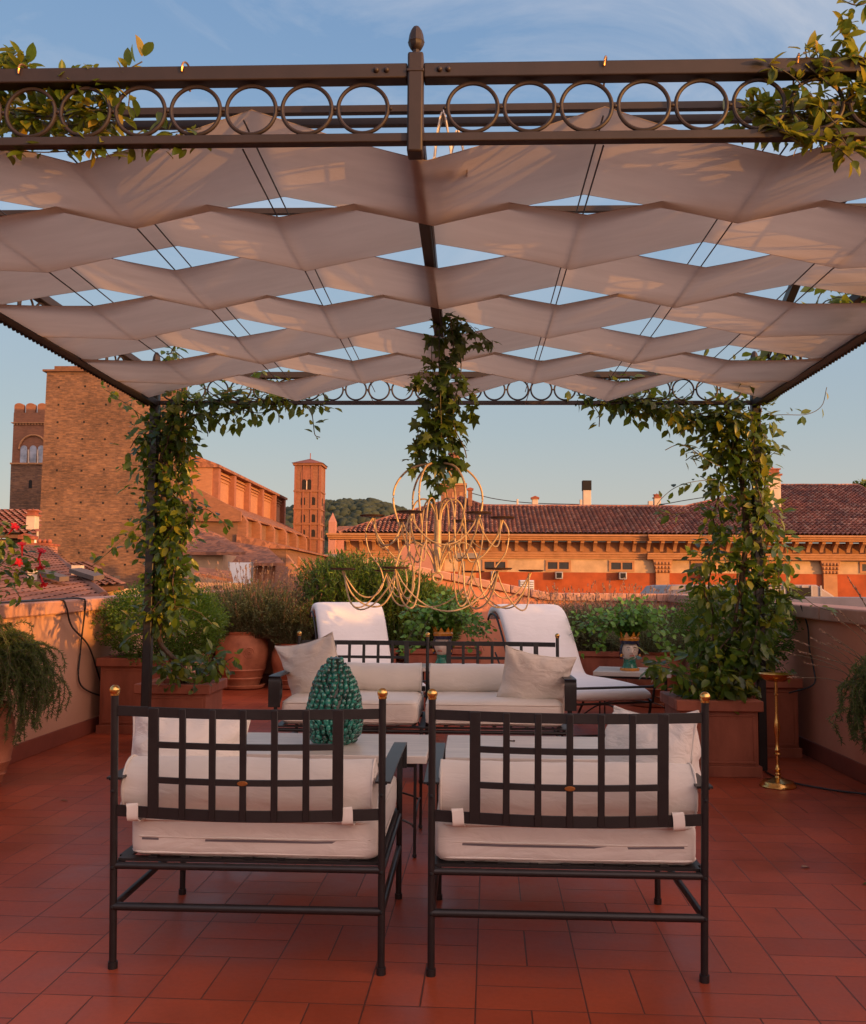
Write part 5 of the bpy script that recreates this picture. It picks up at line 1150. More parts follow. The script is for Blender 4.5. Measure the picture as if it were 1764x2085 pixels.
# trailing rosemary at both picture edges
def trailing(label, base, targets, m, seed=0, mt=ROSE, needles=54, nl=.026, zc=.55):
    rt = empty('trailing_rosemary', base, 0, label, 'bush', 'trailing rosemary in pots at both sides'); q = MB(); s_ = SC(); Pp = []; T = []
    for i in range(m):
        tx, ty, tz = targets(i); b0 = Vector(base)+Vector((random.uniform(-.08,.08), random.uniform(-.08,.08), 0)); e = Vector((tx, ty, tz))
        fr = random.uniform(.55,.95); mid = b0.lerp(e, fr); mid.z = random.uniform(.72,1.0)*zc-.22*abs(e.x-b0.x)
        if mid.z < e.z+.03: mid.z = e.z+.03
        up_ = b0.lerp(mid, .5); up_.z = mid.z*.9+.06
        pa = catmull([b0, up_, mid, e.lerp(mid, .45)+Vector((.5*(e.x-mid.x),0,0)), e], 6); pa = [pa[0]]+[p+noise.noise_vector(p*7+Vector((i*.37,0,0)))*.035 for p in pa[1:]]; q.tube(pa, .0022, 4)
        pp, tt = sample([pa], int(needles*sum((a-b_).length for a, b_ in zip(pa, pa[1:]))/.45)); Pp.append(pp); T.append(tt)
    q.build('stem', STEMG, rt); Pp = np.concatenate(Pp); T = np.concatenate(T); n_ = len(Pp)
    s_.add(NEED_V, NEED_F, basis(T*.6+unit(n_)*.8, unit(n_)), Pp, np.stack([np.full(n_, nl*1.5), nl*(.7+.6*rng.random(n_)), np.full(n_, nl)], 1)); s_.build('foliage', mt, rt, False); return rt
def tl(i):
    u = random.triangular(-160, 143, 60); vlow = 1515-.55*max(0,u-45)
    v = random.uniform(1330, vlow); p = P(u, v, random.uniform(5.55,5.95)); return p[0], p[1], p[2]
trailing('trailing rosemary drooping over the pot at the left picture edge', (-2.95,5.78,.52), tl, 200, zc=1.02, needles=210, nl=.024)
def tr(i):
    u = random.triangular(1690, 1900, 1790); v = random.uniform(1345, 1535-.2*max(0,1740-u)); p = P(u, v, random.uniform(5.15,5.5)); return p[0], p[1], p[2]
trailing('trailing rosemary over the pot at the right picture edge below lavender stalks', (2.385,5.35,.46), tr, 170, zc=.95, needles=210, nl=.024)
# lavender stalks at the right edge
rt = empty('lavender_plant', (2.40,5.6,.42), 0, 'sparse lavender stalks crossing the right wall at the picture edge', 'plant'); q = MB(); s_ = SC(); E_, T_ = [], []
for (u, v) in [(1640,1315),(1605,1340),(1655,1355),(1682,1290),(1700,1330),(1630,1290),(1706,1250),(1722,1240),(1756,1290),(1690,1360),(1620,1370),(1735,1200),(1750,1190),(1667,1300),(1712,1300),(1740,1330),(1765,1250)]:
    e = Vector(P(u, v+random.uniform(-20,20), random.uniform(5.4,5.9))); b0 = Vector((2.40+random.uniform(-.06,.06),5.6+random.uniform(-.06,.06),.42)); m_ = b0.lerp(e, .55)+Vector((.04,0,.10))
    pa = catmull([b0, m_, e], 6); q.tube(pa, .0016, 4); t = (pa[-1]-pa[-2]).normalized()
    for k in range(26): E_.append(e-t*.05+t*.0022*k*1.6); T_.append(t)
q.build('stem', STEMG, rt); n_ = len(E_); s_.add(NEED_V, NEED_F, basis(np.array(T_)+unit(n_)*.5, unit(n_)), np.array(E_), np.stack([np.full(n_,.05), np.full(n_,.016), np.full(n_,.02)],1)); s_.build('flower_heads', LAVF, rt, False)
# geranium in the head vases
for (c, lb, rr) in (((1.50,9.12,.83),'ivy leaved geranium spreading from the right head vase',(.62,.32,.22)),((-.24,9.42,.85),'ivy leaved geranium spreading from the left head vase',(.50,.30,.22))):
    rt = empty('geranium', (c[0],c[1],c[2]-.07), 0, lb, 'plant', 'geraniums in the head vases'); paths = []
    for k in range(70):
        d = unit(1)[0]; e = (c[0]+d[0]*rr[0], c[1]+d[1]*rr[1]-.04, c[2]+(.04+.17*random.random() if abs(d[0]) < .45 else random.uniform(-.26,.12)))
        m_ = (c[0]+d[0]*rr[0]*.5, c[1]+d[1]*rr[1]*.5, max(c[2]+.07, e[2]+.05)+random.uniform(0,.05)); paths.append(catmull([(c[0],c[1],c[2]-.05), m_, e], 5))
    vine(rt, paths, 1350, .037, .045, .0018, GER, (ROUND_V, ROUND_F), .0)
# trumpet vine at the left edge
rt = empty('trumpet_vine', (XL-.05,5.6,1.1), 0, 'trumpet vine with red flowers at the left picture edge above the wall', 'vine')
def TP(u, v, Y=6.1): return tuple(P(u, v, Y))
tpaths = [catmull([TP(-90,1230),TP(-40,1150),TP(10,1090),TP(40,1085)],6), catmull([TP(-90,1240),TP(-30,1180),TP(30,1130),TP(80,1140)],6), catmull([TP(-90,1200),TP(-20,1150),TP(40,1165),TP(90,1170)],6), catmull([TP(-90,1250),TP(-30,1210),TP(20,1195),TP(40,1215)],6), catmull([TP(-90,1180),TP(-30,1120),TP(10,1105)],6)]
vine(rt, tpaths, 330, .058, .075, .003, JAS, droop=.2)
for (u, v, a) in ((30,1072,40),(45,1108,80),(38,1145,20),(84,1122,60),(82,1155,-70),(88,1190,-60)):
    e = Vector(P(u, v, 6.0)); dr = Vector((math.cos(R(a)), -.45, math.sin(R(a)))).normalized(); q = MB()
    pts = [e-dr*.085, e-dr*.05, e-dr*.015, e+dr*.004]; q.tube(pts, .009, 8, scale=[.25,.55,.9,1.2])
    ax = dr.orthogonal().normalized(); bx_ = dr.cross(ax)
    for k in range(5):
        b_ = 2*math.pi*k/5; rd = ax*math.cos(b_)+bx_*math.sin(b_); tn = dr.cross(rd)
        q.add([e+rd*.008-tn*.007, e+rd*.008+tn*.007, e+rd*.024+tn*.012+dr*.006, e+rd*.033+dr*.002, e+rd*.024-tn*.012+dr*.006], [(0,1,2,3,4)])
    q.build('flower', REDF, rt)
# leafy trees added out of view beyond the right wall to dapple the sun
for (x, y, z, r_, lb) in ((11.0,1.5,2.0,.8,'unseen leafy tree added beyond the right wall to dapple the sun'),(10.6,-.6,1.9,.7,'second unseen tree added beyond the right wall to dapple the sun')):
    bush('unseen_dapple_tree', lb, (x,y,z), (r_,.5,.55), 900, .075, JAS, (LEAF_V, LEAF_F), 'tree', 'unseen trees added beyond the right wall for leaf dapple', z0=1.0, shell=.1)
# ------------------------------------------------------------------ roofs of curved clay tiles
def inpoly(x, y, poly):
    c = False; j = len(poly)-1
    for i in range(len(poly)):
        if (poly[i][1] > y) != (poly[j][1] > y) and x < (poly[j][0]-poly[i][0])*(y-poly[i][1])/(poly[j][1]-poly[i][1])+poly[i][0]: c = not c
        j = i
    return c
def tile_roof(name, origin, xd, ud, polys, parent, mt, pitch=.24, row=.38, amp=.07, per=6, th=.12):
    xd = vec(xd).normalized(); ud = vec(ud).normalized(); nn = xd.cross(ud).normalized()
    if nn.z < 0: nn = -nn
    origin = vec(origin)
    xs = [p[0] for po in polys for p in po]; ys = [p[1] for po in polys for p in po]
    x0, x1, y0, y1 = min(xs), max(xs), min(ys), max(ys); ncol = int((x1-x0)/pitch)+1; nrow = int((y1-y0)/row)+1
    V = []; F = []; T = []; dx = pitch/per
    prof = [amp*(abs(math.sin(math.pi*k/per))**.8) for k in range(per+1)]
    O = np.array(origin); X_ = np.array(xd); U_ = np.array(ud); N_ = np.array(nn)
    for r_ in range(nrow):
        for c in range(ncol):
            cx_, cy_ = x0+(c+.5)*pitch, y0+(r_+.5)*row
            if not any(inpoly(cx_, cy_, po) for po in polys): continue
            o = len(V); j1, j2 = random.uniform(-.01,.01), random.uniform(-.012,.012)
            for (yy, lift) in ((y0+r_*row-.03+j2, min(.055, amp*.7)), (y0+(r_+1)*row, .0)):
                for k in range(per+1):
                    V.append(O+X_*(x0+c*pitch+k*dx+j1)+U_*yy+N_*(prof[k]+lift))
            t = random.random()
            for k in range(per): F.append((o+k, o+k+1, o+per+1+k+1, o+per+1+k)); T.append(t)
    me = bpy.data.meshes.new(name); w_ = np.array(wloc(parent)); V = np.array(V)-w_
    me.from_pydata([tuple(v) for v in V], [], F); me.materials.append(mt)
    at = me.attributes.new('tint', 'FLOAT', 'FACE'); at.data.foreach_set('value', T)
    o = bpy.data.objects.new(name, me); col.objects.link(o); o.parent = parent
    q = MB()
    for po in polys:
        pts = [origin+xd*a+ud*b_-nn*.03 for a, b_ in po]; q.prism(pts, tuple(-nn*th))
    q.build('roof_deck', SOFFIT, o); return o
def ridge(parent, pts, mt=TILESL, r_=.16, name='ridge_tiles'):
    pts = [vec(p) for p in pts]; out = []
    for a, b_ in zip(pts, pts[1:]):
        n_ = max(1, int((b_-a).length/.8)); out += [a.lerp(b_, k/n_) for k in range(n_)]
    out.append(pts[-1]); q = MB(); q.tube(out, r_, 8, scale=[1 if i % 2 else .9 for i in range(len(out))])
    o = q.build(name, mt, parent)
    at = o.data.attributes.new('tint', 'FLOAT', 'FACE'); at.data.foreach_set('value', [random.random() for _ in o.data.polygons]); return o
BZ = -14.0
# ------------------------------------------------------------------ long palazzo on the right
pz = empty('palazzo', (15,62,BZ), 0, 'long orange palazzo with a corbelled cornice and clay roof across the right', 'building')
FW = 61.0          # wall plane
def U(u, Y=60.0): return P(u, 1150, Y)[0]
def Z(v, Y=60.0): return P(1250, v, Y)[2]
xl, xr, xm = P(700,1150,FW)[0], U(2100,FW), U(1316,FW)
ze = Z(1088, 60.0)
zc0, zc1 = Z(1101,60.3), Z(1123,FW); zm = Z(1138,FW); zcr = Z(1166,FW)
def wallpart(name, x0, x1, z0, z1, y, m, d=12): return MB().box(x0,x1,y,y+d,z0,z1).build(name, m, pz)
wallpart('red_wall', xl, xr, BZ, zcr, FW, REDW); wallpart('cream_wall', xl, xr, zcr+.001, zm, FW, CREAMW)
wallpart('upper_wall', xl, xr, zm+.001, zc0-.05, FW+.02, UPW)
q = MB()
for (x0, x1, yo) in ((xl-.15, xm, 0), (xm+.002, xr, -.35)):
    for k,(z0, z1, pr) in enumerate(((zm-.02, zm+.13, .12),(zm+.131, zm+.28, .2),(zm+.281,zm+.36,.28))): q.box(x0,x1,FW-pr+yo,FW+.05,z0,z1)
q.build('string_moulding', STONEC, pz)
q = MB()
for (x0, x1, yo) in ((xl-.9, xm, 0), (xm+.002, xr, -.35)):
    q.box(x0,x1,60.22+yo,FW+.3,zc0,zc0+.12); q.box(x0-.05,x1,60.1+yo,FW+.3,zc0+.121,zc0+.26); q.box(x0-.1,x1,59.95+yo,FW+.3,zc0+.261,ze-.02)
q.build('cornice', STONEC, pz)
cbm = None; step = 26.5*60.6/1950
nx_ = int((xr-xl)/step)
for k in range(nx_):
    x = xl+.3+step*k; 
    if k > 98: break
    if cbm is None:
        q = MB(); q.prism([(-.11,-.62,zc0-.005),(-.11,0,zc0-.005),(-.11,0,zc1),(-.11,-.13,zc1),(-.11,-.16,zc1+.16),(-.11,-.42,zc0-.22),(-.11,-.62,zc0-.14)], (.22,0,0))
        o = q.build('corbel', STONEC, None); cbm = o.data; o.parent = pz
    else: o = bpy.data.objects.new('corbel', cbm); col.objects.link(o); o.parent = pz
    o.location = Vector((x, FW+(-.35 if x > xm else 0)+.02, 0))-Vector(pz.location)
for u in (880,1008,1137,1266,1433,1585,1777,1930):
    x = U(u,FW); z0, z1 = Z(1164,FW), Z(1141,FW); hw = .80
    q = MB(); fr = .14
    q.box(x-hw,x+hw,FW-.07,FW-.002,z0,z0+fr); q.box(x-hw,x+hw,FW-.07,FW-.002,z1-fr,z1); q.box(x-hw,x-hw+fr,FW-.068,FW-.002,z0+fr,z1-fr); q.box(x+hw-fr,x+hw,FW-.068,FW-.002,z0+fr,z1-fr); q.box(x-.05,x+.05,FW-.06,FW-.002,z0+fr,z1-fr)
    f_ = q.build('window', STONEC, pz); MB().box(x-hw+fr,x+hw-fr,FW-.02,FW-.003,z0+fr,z1-fr).build('pane', GLASS, f_)
for u in (1348,1688,2030):
    x = U(u,FW); q = MB(); q.box(x-.42,x+.42,FW-.25,FW-.003,BZ,Z(1166,FW)); p0 = q.build('pilaster', STONEC, pz)
    q = MB(); z0, z1 = Z(1166,FW), Z(1139,FW)
    q.hexa([(x-.42,FW-.25,z0),(x+.42,FW-.25,z0),(x+.42,FW-.003,z0),(x-.42,FW-.003,z0),(x-.6,FW-.40,z1),(x+.6,FW-.40,z1),(x+.6,FW-.003,z1),(x-.6,FW-.003,z1)])
    for i in range(5):
        for j in range(3): q.ball((x-.42+.21*i, FW-.30-.04*j, z0+.10+.25*j), .095, 6)
    q.build('capital', STONEC, p0)
for u in (1138,1267,1434,1008):
    x = U(u,FW); z0, z1 = Z(1180,FW), Z(1165,FW)
    a = empty('air_conditioner', (x,FW-.3,z0), 0, {1138:'air conditioner under the second full palazzo window',1267:'air conditioner under the palazzo window left of the first pilaster',1434:'air conditioner under the palazzo window right of the first pilaster',1008:'air conditioner under the palazzo window behind the chandelier'}[u], 'air conditioner', 'air conditioners under the palazzo windows')
    MB().box(x-.26,x+.22,FW-.52,FW-.06,z0,z1).build('casing', GREYM, a, bevel=.02); MB().box(x-.18,x+.14,FW-.535,FW-.522,z0+.07,z1-.07).build('grille', DARK, a)
# roof: eave at y=60, slope 20 degrees
sl_ = math.tan(R(19.5)); ud = (0, math.cos(R(19.5)), math.sin(R(19.5)))
def roofxy(u, v): # plan local coords of a picture point on the roof plane
    r_ = CAMM @ np.array([(u-CU)/FOC, -(v-CV)/FOC, -1.0]); o = np.array([0,60.0,ze]); nrm = np.array([0,-math.sin(R(19.5)),math.cos(R(19.5))])
    t = np.dot(o-np.array([0,0,EYE]), nrm)/np.dot(r_, nrm); p = np.array([0,0,EYE])+r_*t
    return (p[0], (p[1]-60)/math.cos(R(19.5)))
xe = P(688,1086,60)[0]
def rp3(q_): return (q_[0], 60+q_[1]*math.cos(R(19.5)), ze+q_[1]*math.sin(R(19.5)))
A, B_, C_, D_ = roofxy(937,1013), roofxy(985,1031), roofxy(1395,1033), roofxy(1590,989)
E_ = roofxy(1748,989); F_ = roofxy(1830,1040)
poly = [(xe,0),(A[0],A[1]),(B_[0],B_[1]),(C_[0],C_[1]),(D_[0],D_[1]),(E_[0],E_[1]),(F_[0],F_[1]),(xr,F_[1]),(xr,0)]
tile_roof('roof', (0,60,ze), (1,0,0), ud, [poly], pz, TILES, .29, .42, .12)
ridge(pz, [rp3(q_) for q_ in poly[0:7]], TILES)
bk = MB(); bk.box(xl,xr,73,90,BZ,ze); bk.build('rear_wing', OCHRE, pz)
def chimney(label, u0, u1, v0, v1, Y, m, cap=None, pots=0, group='chimneys on the far roofs'):
    x0, z0 = P(u0,v1,Y)[0], P(u0,v1,Y)[2]; x1, z1 = P(u1,v0,Y)[0], P(u1,v0,Y)[2]; d = (x1-x0); c = empty('chimney', ((x0+x1)/2,Y,z0-1), 0, label, 'chimney', group)
    MB().box(x0,x1,Y,Y+d,z0-1.2,z1).build('shaft', m, c, bevel=.02)
    if cap == 'black': MB().box(x0-.03,x1+.03,Y-.03,Y+d+.03,z1+.001,z1+.62*(x1-x0)*2.0).build('cowl', DARK, c)
    if cap == 'step':
        k_ = min(1,d); q = MB(); q.box(x0-.12*k_,x1+.12*k_,Y-.12*k_,Y+d+.12*k_,z1,z1+.14*k_); q.box(x0+.08*k_,x1-.08*k_,Y+.08*k_,Y+d-.08*k_,z1+.14*k_,z1+.5*k_); q.box(x0-.02,x1+.02,Y-.02,Y+d+.02,z1+.5*k_,z1+.6*k_); q.ball(((x0+x1)/2,Y+d/2,z1+.70*k_),.09*k_,8); q.build('cowl', TERRAD, c)
    if cap == 'tile': 
        q = MB(); q.box(x0-.08,x1+.08,Y-.08,Y+d+.08,z1,z1+.1); q.prism([(x0-.1,Y-.1,z1+.1),(x1+.1,Y-.1,z1+.1),((x0+x1)/2,Y-.1,z1+.1+.3*(x1-x0))],(0,d+.2,0)); q.build('cowl', TERRAD, c)
    return c
chimney('tall pale chimney with a black steel top on the palazzo ridge',1188,1204,998,1031,67.5,CHIMW,'black')
chimney('short stub beside the tall black topped chimney',1181,1186,1017,1030,67.5,CHIMW)
chimney('round topped pale chimney left in the cluster on the ridge',1321,1330,1020,1033,67.5,CHIMW)
chimney('taller pale chimney right in the cluster on the ridge',1333,1346,1014,1033,67.5,CHIMW,'step')
chimney('big stepped chimney in front of the right higher roof',1566,1590,968,1010,66,CHIMW,'step')
chimney('brick chimney right of the domed tower',953,962,998,1030,66,BRICKR,'tile')
chimney('small square chimney left on the palazzo ridge',1084,1096,1016,1031,67.5,CHIMW,'tile')
chimney('thin pale pipe on the palazzo ridge',1052,1056,1016,1031,67.5,CHIMW)
def wire(label, pts, r_=.03): tag(MB().tube(catmull(pts, 6), r_, 5).build('roof_cable', RUBBER), label, 'cable', 'cables over the palazzo roof')
wire('cable sagging from the brick chimney to the long roof', [P(960,1004,66),P(1010,1016,67),P(1080,1024,68),P(1180,1027,68)])
wire('cable rising from the chimney cluster to the right roof', [P(1200,1028,68),P(1330,1028,68),P(1400,1018,68),P(1500,1002,68)])
# things between the palazzo and the terrace
dm = empty('pink_dormer', (*P(852,1160,30)[:2], P(852,1160,30)[2]), 0, 'pink barrel roofed stair head behind the chandelier', 'building')
x0, x1, z0, z1 = P(815,1165,30)[0], P(885,1165,30)[0], P(850,1200,30)[2], P(850,1107,30)[2]; pr = [(x0,30,z0)]+[(x0+.38-.38*math.cos(R(a)),30,z1-.38+.38*math.sin(R(a))) for a in range(0,91,15)]+[(x1,30,z1),(x1,30,z0)]
MB().prism(pr, (0,2,0)).build('wall', PINKW, dm)
ks = empty('stone_chimney', (*P(952,1170,34)[:2], P(952,1200,34)[2]), 0, 'squat masonry chimney with a slab top behind the chandelier', 'chimney')
x0, x1 = P(933,1150,34)[0], P(970,1150,34)[0]; z0, z1 = P(950,1210,34)[2], P(950,1137,34)[2]
MB().box(x0,x1,34,34.6,z0,z1).build('shaft', OCHRE, ks); q = MB(); q.box(x0-.18,x1+.18,33.8,34.8,z1+.001,z1+.1); q.box(x0-.06,x1+.06,33.9,34.7,z1+.1,z1+.19); q.box(x0+.15,x0+.25,33.98,34.0,z0,z1-.1); q.build('slab', mat('grey_stone', (.22,.19,.17), .9), ks)
lo = empty('roof_vent', (*P(1073,1190,22)[:2], P(1073,1210,22)[2]), 0, 'grey louvred vent box behind the sloping coping', 'vent')
x0, x1 = P(1058,1190,22)[0], P(1088,1190,22)[0]; z0, z1 = P(1070,1225,22)[2], P(1070,1181,22)[2]
MB().box(x0,x1,22,22.5,z0,z1).build('casing', GREYM, lo, bevel=.01); q = MB()
for k in range(8): q.hexa([(x0+.02,21.97,z1-.04-.05*k),(x1-.02,21.97,z1-.04-.05*k),(x1-.02,21.999,z1-.02-.05*k),(x0+.02,21.999,z1-.02-.05*k),(x0+.02,21.96,z1-.03-.05*k),(x1-.02,21.96,z1-.03-.05*k),(x1-.02,21.999,z1-.01-.05*k),(x0+.02,21.999,z1-.01-.05*k)])
q.build('louvre', WHITEP, lo)
def duct(label, u0, u1, v0, v1, Y, slant=0, win=False):
    a, b_ = P(u0,v1,Y), P(u1,v1,Y); z1 = P(u0,v0,Y)[2]; x0, x1, z0 = a[0], b_[0], a[2]-1.0
    c = empty('metal_housing', ((x0+x1)/2,Y,z0), 0, label, 'roof unit', 'sheet metal housings beyond the right wall')
    s_ = slant*(x1-x0); q = MB(); q.prism([(x0,Y,z0),(x0,Y,a[2]),(x0+s_*.5,Y,z1-.02),(x0+s_,Y,z1),(x1-.25,Y,z1),(x1,Y,a[2]),(x1,Y,z0)], (0,2.2,0)); q.build('casing', ZINC, c, bevel=.02)
    q = MB()
    for k in range(1,7): x = x0+s_+(x1-x0-s_)*k/7.5; q.box(x-.012,x+.012,Y-.02,Y-.001,a[2],z1-.01)
    q.build('seams', GREYM, c)
    if win: MB().box(x0+.3,x1-.35,Y-.03,Y-.002,a[2]-.06,a[2]+.12).build('louvre', DARK, c)
duct('curved sheet metal housing left of the right jasmine', 1348,1508,1190,1215,16,.22)
duct('long sheet metal housing with a dark louvre beyond the right wall', 1560,1700,1190,1213,14,0,True)
MB_ = MB().box(P(1560,1226,12.5)[0],P(1900,1226,12.5)[0],12.5,14,-2,P(1600,1216,12.5)[2]).build('metal_ledge', ZINC); tag(MB_, 'low grey metal ledge in front of the long metal housing', 'roof unit')
# ------------------------------------------------------------------ domed bell tower behind the ivy
dt_ = empty('domed_tower', (*P(935,1000,140)[:2], BZ), 0, 'bell tower with green copper domes behind the ivy', 'tower')
def bx3(u0, u1, v0, v1, Y, d): return P(u0,v1,Y)[0], P(u1,v1,Y)[0], Y, Y+d, P(u0,v1,Y)[2], P(u0,v0,Y)[2]
x0,x1,_,_,z0,z1 = bx3(898,948,988,1060,140,3); MB().box(x0,x1,140,143.5,BZ,z1).build('shaft', BRICKR, dt_)
q = MB(); q.box(x0-.2,x1+.2,139.8,143.7,z1+.01,z1+.3); xc = (x0+x1)/2
for k in range(3): q.box(x0+.5+1.1*k,x0+1.0+1.1*k,139.95,139.99,z1-2.6,z1-1.0)
q.build('cornice', STONEC, dt_)
zd = P(930,935,140)[2]
MB().lathe([(1.9,0),(1.75,.5),(1.3,1.2),(1.05,1.6),(.9,1.8)], 12, (xc,141.7,z1+.31)).build('dome', COPG, dt_)
MB().lathe([(.8,0),(.8,2.6),(1.0,2.65),(1.0,2.85),(.75,2.9)], 8, (xc+.1,141.7,z1+2.1)).build('lantern', BRICKR, dt_)
MB().lathe([(.95,0),(.9,.5),(.6,1.2),(.2,1.9),(.05,2.6),(.01,3.0)], 10, (xc+.1,141.7,z1+5.0)).build('cupola', COPG, dt_)
# ------------------------------------------------------------------ campanile
cm_ = empty('campanile', (*P(626,1000,150)[:2], BZ), 0, 'slim square brick bell tower with a low tiled cap', 'tower')
xL_, xR_ = P(600,1000,150)[0], P(652,1000,150)[0]; zt = P(626,943,150)[2]; dep = 4.6
MB().box(xL_,xR_,150,150+dep,BZ,zt).build('shaft', BRICKR, cm_)
q = MB(); w2 = .12
for k in range(4): q.box(xL_+(xR_-xL_-.25)*k/3-.06*(k==0),xL_+(xR_-xL_-.25)*k/3+.25+.06*(k==3),149.88,149.995,BZ,zt-.4)
for k in range(2): q.box(xR_+.005,xR_+.12,150.15+(dep-.7)*k,150.55+(dep-.7)*k,BZ,zt-.4)
q.build('pilaster_strips', PILB, cm_)
q = MB()
for v in (1000,1036,1067,1097):
    z = P(626,v,150)[2]; q.box(xL_-.16,xR_+.16,149.82,150+dep+.1,z-.12,z+.12)
q.box(xL_-.3,xR_+.3,149.7,150+dep+.3,zt-.35,zt); q.build('string_courses', BRICKR, cm_)
za = P(630,930,150)[2]; xc = (xL_+xR_)/2
q = MB(); q.add([(xL_-.5,149.5,zt),(xR_+.5,149.5,zt),(xR_+.5,150+dep+.5,zt),(xL_-.5,150+dep+.5,zt),(xc,150+dep/2,za)], [(0,1,4),(1,2,4),(2,3,4),(3,0,4),(0,3,2,1)]); q.tube([(xc,150+dep/2,za-.1),(xc,150+dep/2,za+.9)], .07, 6); q.build('roof', TERRAD, cm_)
def arch_win(parent, x, y, z0, z1, w_, m=DARK, name='window', axis='x', frame=None):
    n_ = 10; pts = [(-w_/2,0),(w_/2,0)]+[(w_/2*math.cos(math.pi*k/n_), (z1-z0-w_/2)+w_/2*math.sin(math.pi*k/n_)) for k in range(n_+1)]
    if axis == 'x': P3 = [(x+a, y, z0+b_) for a, b_ in pts]; d = (0,.06,0)
    else: P3 = [(x, y+a, z0+b_) for a, b_ in pts]; d = (-.06,0,0)
    o = MB().prism(P3, d).build(name, m, parent)
    if frame: 
        k = 1.0; ap = [(x+(w_/2+.14)*math.cos(math.pi*j/12), y-.02, z1-w_/2+(w_/2+.14)*math.sin(math.pi*j/12)) for j in range(13)]
        MB().tube([(ap[0][0],y-.02,z0)]+ap+[(ap[-1][0],y-.02,z0)], .1, 6).build('arch', frame, o)
    return o
for v0, v1 in ((985,1018),(1069,1102)): pass
zf = lambda v: P(626,v,150)[2]
MB().prism([(xc-.1+a*.95, 149.93, zf(998)+b_) for a, b_ in [(-1,0),(1,0)]+[(math.cos(math.pi*k/12), 2.6+math.sin(math.pi*k/12)) for k in range(13)]], (0,.06,0)).build('belfry_recess', PILB, cm_)
for dx in (-.42,.42): arch_win(cm_, xc-.1+dx, 149.86, zf(997), zf(976), .62, name='belfry_opening')
MB().tube([(xc-.1,149.84,zf(997)),(xc-.1,149.84,zf(979))], .09, 8).build('colonnette', CHIMW, cm_)
for v0, v1 in ((1028,1012),(1063,1047),(1093,1078)):
    for u in (620,640.5): arch_win(cm_, P(u,v0,150)[0]-.2, 149.92, zf(v0), zf(v1), .62)
    arch_win(cm_, xR_+.06, 152.3, zf(v0), zf(v1), .6, axis='y')
# ------------------------------------------------------------------ the church
cu = empty('church', (-30,130,BZ), 0, 'huge brick church nave with buttresses running back from the big tower', 'church')
nX, nz = -31.4, 15.6
MB().box(-45,nX,114.7,158,BZ,nz).build('nave_wall', BRICKN, cu)
MB().prism([(-45.5,114.5,nz),(nX+.9,114.5,nz),(nX+.9,114.5,nz+.35),(-38.2,114.5,nz+3.2),(-45.5,114.5,nz+.35)], (0,43.8,0)).build('roof', ROOFN, cu)
for Y in (114.9,122.8,131.2,139.8,149.0,156.6):
    MB().box(nX,nX+.75,Y,Y+1.0,8,nz-.05).build('pilaster', PILB, cu)
q = MB()
for k in range(3): q.box(nX+.01,nX+.12+.1*k,115.9,156.6,nz-1.3+.4*k,nz-1.2+.4*k)
q.build('cornice', BRICKN, cu)
MB().box(-38,nX-.1,158,160.5,BZ,14.6).build('transept_wall', BRICKN, cu)
aX, az = -26.0, 8.9
MB().box(nX,aX,106,158,BZ,az).build('aisle_wall', BRICKA, cu)
MB().prism([(nX+.01,106,az+.0),(aX+.6,106,az+.0),(aX+.6,106,az+.18),(nX+.01,106,az+2.9)], (0,52,0)).build('aisle_roof', ROOFN, cu)
MB().prism([(nX+.5,105.4,az-.5),(aX+.5,105.4,az-.5),(aX+.5,105.4,az+.6),(nX+.5,105.4,az+3.4)], (0,.55,0)).build('gable_wall', BRICKR, cu)
for k, Y in enumerate((106,113,121,129,137,145,153)):
    q = MB(); q.prism([(aX,Y,BZ),(aX+1.0,Y,BZ),(aX+1.0,Y,az-.4),(aX+.5,Y,az+.3),(aX,Y,az+.3)], (0,1.0,0)); q.build('buttress', BRICKR, cu)
cXx, cz = -20.5, 5.4
MB().box(aX,cXx,106,158,BZ,cz).build('chapel_wall', BRICKA, cu)
MB().prism([(aX+.01,105.6,cz),(cXx+.6,105.6,cz),(cXx+.6,105.6,cz+.15),(aX+.01,105.6,cz+1.6)], (0,52,0)).build('chapel_roof', ROOFN, cu)
for k, Y in enumerate((106.2,113.5,121,129,137,145.5)):
    q = MB(); q.prism([(cXx,Y,BZ),(cXx+2.6,Y,BZ),(cXx+2.6,Y,1.6),(cXx,Y,cz-.6)], (0,1.1,0)); q.build('buttress', BRICKN, cu)
# low house before the church
lh = empty('low_house', (-24,78,BZ), 0, 'low brick house with tiled roofs under the church, beside the white panel', 'building')
def hb(u0, u1, v0, v1, Y, d, m, nm): x0_, x1_, _, _, z0_, z1_ = bx3(u0,u1,v0,v1,Y,d); return MB().box(x0_,x1_,Y,Y+d,BZ,z1_).build(nm, m, lh)
hb(376,452,1128,1200,80,6,HOUSEW,'wall'); hb(452,560,1150,1200,84,6,BRICKR,'wall')
a, b_, c, d_ = P(372,1130,79), P(500,1130,79), P(456,1098,84), P(392,1072,84)
MB().prism([a,b_,c,d_], (0,0,.25)).build('roof', ROOFN, lh)
a, b_, c, d_ = P(455,1152,83), P(580,1152,83), P(545,1120,88), P(470,1108,88)
MB().prism([a,b_,c,d_], (0,0,.25)).build('roof', ROOFN, lh)
hb(376,400,1190,1210,60,4,HOUSEW,'wall')
a, b_, c, d_ = P(395,1172,62), P(475,1186,62), P(470,1168,66), P(400,1160,66)
MB().prism([a,b_,c,d_], (0,0,.2)).build('roof', ROOFN, lh)
for (u0, u1, v0, v1) in ((382,390,1186,1200),(438,452,1192,1200)):
    x0_, x1_, _, _, z0_, z1_ = bx3(u0,u1,v0,v1,61.9,.1); MB().box(x0_,x1_,61.5,61.9,z0_,z1_).build('window', DARK, lh)
